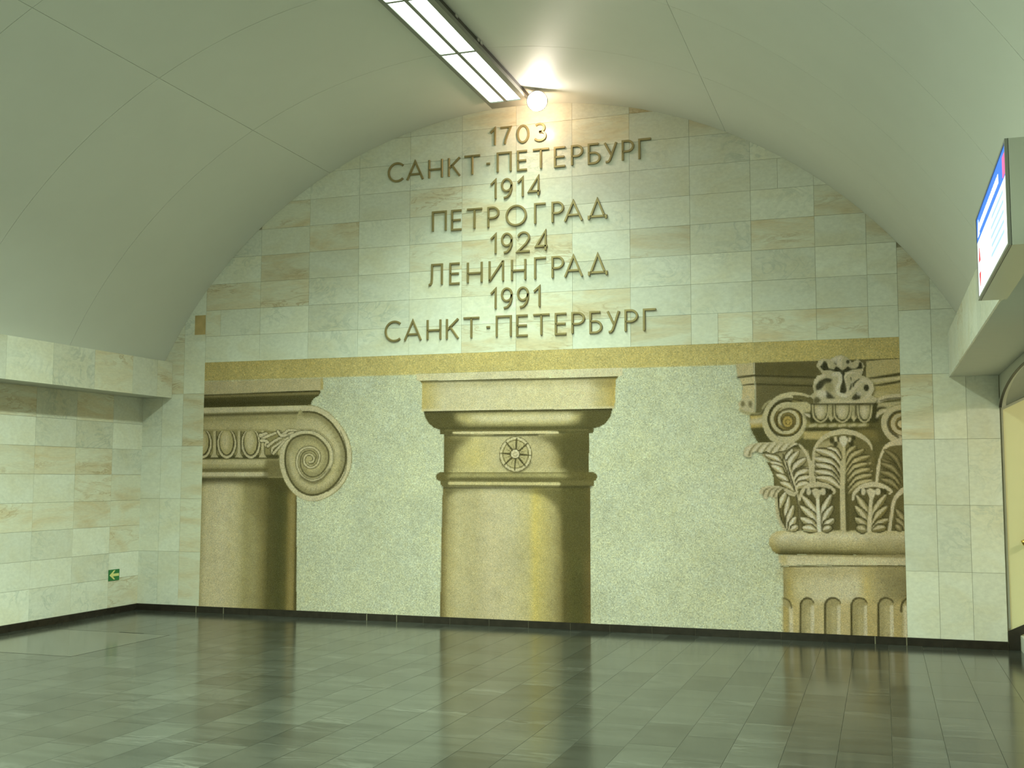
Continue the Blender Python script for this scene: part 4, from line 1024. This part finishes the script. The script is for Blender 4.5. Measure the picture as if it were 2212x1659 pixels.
for i, (a, b) in enumerate(ylist):
    m = MB(); m.box((x0, b-.03, FZ+.0015), (x1, b, FT-.014)); fsub('cross_bar', m, M['housing'])
    m = MB(); m.box((xc-.018, b, FZ+.001), (xc+.018, a, FT-.014)); fsub('divider', m, M['housing'])
    for u0, u1 in ((x0, xc-.018), (xc+.018, x1)):
        m = MB(); m.box((u0+.001, b+.001, FZ+.008), (u1-.001, a-.001, FZ+.014)); fsub('diffuser', m, M['glass_end'] if i < 2 else M['glass'])
        ld = bpy.data.lights.new('tube_light', 'AREA'); ld.shape = 'RECTANGLE'; ld.size = u1-u0-.006; ld.size_y = a-b-.01
        ld.energy = LAMP_W*(a-b)/2.8*(.21, .5)[i] if i < 2 else LAMP_W*(a-b)/2.8; ld.color = FLUO; ld.spread = math.radians(LAMP_SPREAD if i else 112)
        lo = bpy.data.objects.new('tube_light', ld); COL.objects.link(lo); lo.parent = fl; lo.location = ((u0+u1)/2-fl.location.x, (a+b)/2-fl.location.y, FZ+.004-fl.location.z)
for y in (-2.55, -1.98, -1.9):
    m = MB(); m.box((FX1-.010, y-.03, 5.752), (FX1+.008, y+.03, 5.782)); fsub('clip', m, M['steel'])

# the warm floodlight between the light line and the wall
LX, LY, LZ = .385, -.45, 5.665
fd = empty('floodlight', (LX, LY, LZ)); tag(fd, 'small warm glaring floodlight at the crown of the end wall above 1703', 'floodlight')
fd.rotation_euler = (math.radians(-58), 0, math.radians(22))
def disc(mb, r0, z0, r1, z1, n=28):
    v = [(r*math.cos(2*math.pi*k/n), r*math.sin(2*math.pi*k/n), z) for r, z in ((r0, z0), (r1, z1)) for k in range(n)]
    mb.add(v, [(k, (k+1) % n, n+(k+1) % n, n+k) for k in range(n)])
m = MB(); disc(m, .115, 0, .105, .05); disc(m, .105, .05, .05, .09); disc(m, .05, .09, .001, .095); disc(m, .115, 0, .107, -.006); m.build('housing', M['housing'], fd, True)
m = MB(); disc(m, .107, -.002, .06, -.010); disc(m, .06, -.010, .001, -.013); m.build('lamp_glass', emis('halogen', (1, .90, .76), 90), fd, True)
m = MB(); m.tube([(.0, .02, .06), (.0, .07, .10)], .010, 8); m.build('bracket', M['steel'], fd)
ld = bpy.data.lights.new('flood', 'POINT'); ld.energy = FLOOD_W; ld.color = WARM; ld.shadow_soft_size = .05
lo = bpy.data.objects.new('flood', ld); COL.objects.link(lo); lo.parent = fd; lo.location = fd.rotation_euler.to_matrix().inverted() @ Vector((-.10, .12, -.13))

# ------------------------------------------------------------------ lightbox sign on the right beam
SX0, SX1, SY0, SY1, SZ0, SZ1 = 4.318, 4.4555, -6.72, -5.25, 2.545, 2.985
sg = empty('station_sign', (SX1, (SY0+SY1)/2, SZ0)); tag(sg, 'backlit white and blue direction sign box hanging on the right beam', 'sign')
def ssub(name, mb, mat):
    o = mb.build(name, mat, sg); o.matrix_parent_inverse = Matrix.Translation(-sg.location); return o
m = MB(); m.box((SX0+.012, SY0, SZ0), (SX1, SY1, SZ1)); ssub('box', m, plain('sign_case', (.50, .50, .44), .3, .3))
m = MB()
for a, b in (((SX0, SY0, SZ0), (SX0+.014, SY1, SZ0+.012)), ((SX0, SY0, SZ1-.012), (SX0+.014, SY1, SZ1)), ((SX0, SY0, SZ0+.012), (SX0+.014, SY0+.022, SZ1-.012)), ((SX0, SY1-.02, SZ0+.012), (SX0+.014, SY1, SZ1-.012))): m.box(a, b)
ssub('rim', m, M['housing'])
fa, fb = SY0+.022, SY1-.02; zb, zt = SZ0+.012, SZ1-.012; zs = zb+(zt-zb)*.70
m = MB(); m.box((SX0+.004, fa, zb), (SX0+.012, fb, zs)); ssub('white_panel', m, emis('sign_white', (.95, 1, .98), 1.05))
m = MB(); m.box((SX0+.004, fa, zs), (SX0+.012, fb, zt)); ssub('blue_panel', m, emis('sign_blue', (.03, .19, .80), .9))
m = MB(); rr = random.Random(3)
y = fa+.30
while y < fb-.20:
    l = rr.uniform(.03, .06); m.box((SX0+.002, y, zs+.035), (SX0+.005, y+l, zs+.075)); y += l+.014
m.prism([(SX0+.002, fb-.16, zs+.02), (SX0+.002, fb-.05, zs+.02), (SX0+.002, fb-.105, zs+.105)], (.003, 0, 0))
ssub('white_lettering', m, emis('sign_letter', (.95, 1, 1), 1.05))
m = MB()
for k in range(5): m.box((SX0+.002, fa+.14, zb+.075+k*.042), (SX0+.005, fa+.62+.08*rr.random(), zb+.087+k*.042))
ssub('small_print', m, emis('sign_print', (.42, .62, .85), .9))
m = MB(); yc = fb-.115; zc = zb+.145
m.prism([(SX0+.002, yc-.035, zc+.03), (SX0+.002, yc+.035, zc+.03), (SX0+.002, yc, zc+.10)], (.003, 0, 0)); RED = emis('sign_red', (.75, .02, .05), .9); ssub('red_arrow', m, RED); m = MB(); m.prism([(SX0+.002, yc-.035, zc-.03), (SX0+.002, yc+.035, zc-.03), (SX0+.002, yc, zc-.10)], (.003, 0, 0))
ssub('red_arrow', m, RED)
m = MB(); m.box((SX0+.002, fa+.03, zs+.008), (SX0+.005, fa+.12, zt-.03)); ssub('pink_square', m, emis('sign_pink', (.85, .12, .36), 1.0))

# ------------------------------------------------------------------ green exit arrow on the left wall
ex = empty('exit_arrow_sign', (XL+.003, -.455, .39)); tag(ex, 'small green sign with a pale left arrow low on the left marble wall', 'sign')
m = MB(); m.box((0, -.097, 0), (.004, .097, .13)); m.build('plate', plain('sign_green', (.02, .20, .05), .4), ex)
m = MB(); yq = lambda v: -.455+.455+v
m.prism([(.004, -.082, .065), (.004, -.005, .012), (.004, .022, .012), (.004, -.018, .050), (.004, .088, .050), (.004, .088, .082), (.004, -.018, .082), (.004, .022, .120), (.004, -.005, .120)][::-1], (.0012, 0, 0)); m.build('arrow', plain('sign_yellow', (.78, .76, .30), .4), ex)

# hatch in the floor
ht = empty('floor_hatch', ((hx0+hx1)/2, (hy0+hy1)/2, 0)); tag(ht, 'square stone-filled access hatch in the floor near the left wall', 'hatch')
cx, cy = (hx0+hx1)/2, (hy0+hy1)/2; ax, ay = (hx1-hx0)/2, (hy1-hy0)/2
m = MB()
for a, b in (((-ax+.002, -ay+.002, -.003), (ax-.002, -ay+.008, .0008)), ((-ax+.002, ay-.008, -.003), (ax-.002, ay-.002, .0008)), ((-ax+.002, -ay+.008, -.003), (-ax+.008, ay-.008, .0008)), ((ax-.008, -ay+.008, -.003), (ax-.002, ay-.008, .0008))): m.box(a, b)
m.build('frame', M['rail'], ht)
m = MB(); m.box((-ax+.012, -ay+.012, -.003), (ax-.012, ay-.012, .0004)); m.build('lid', M['hatch'], ht)
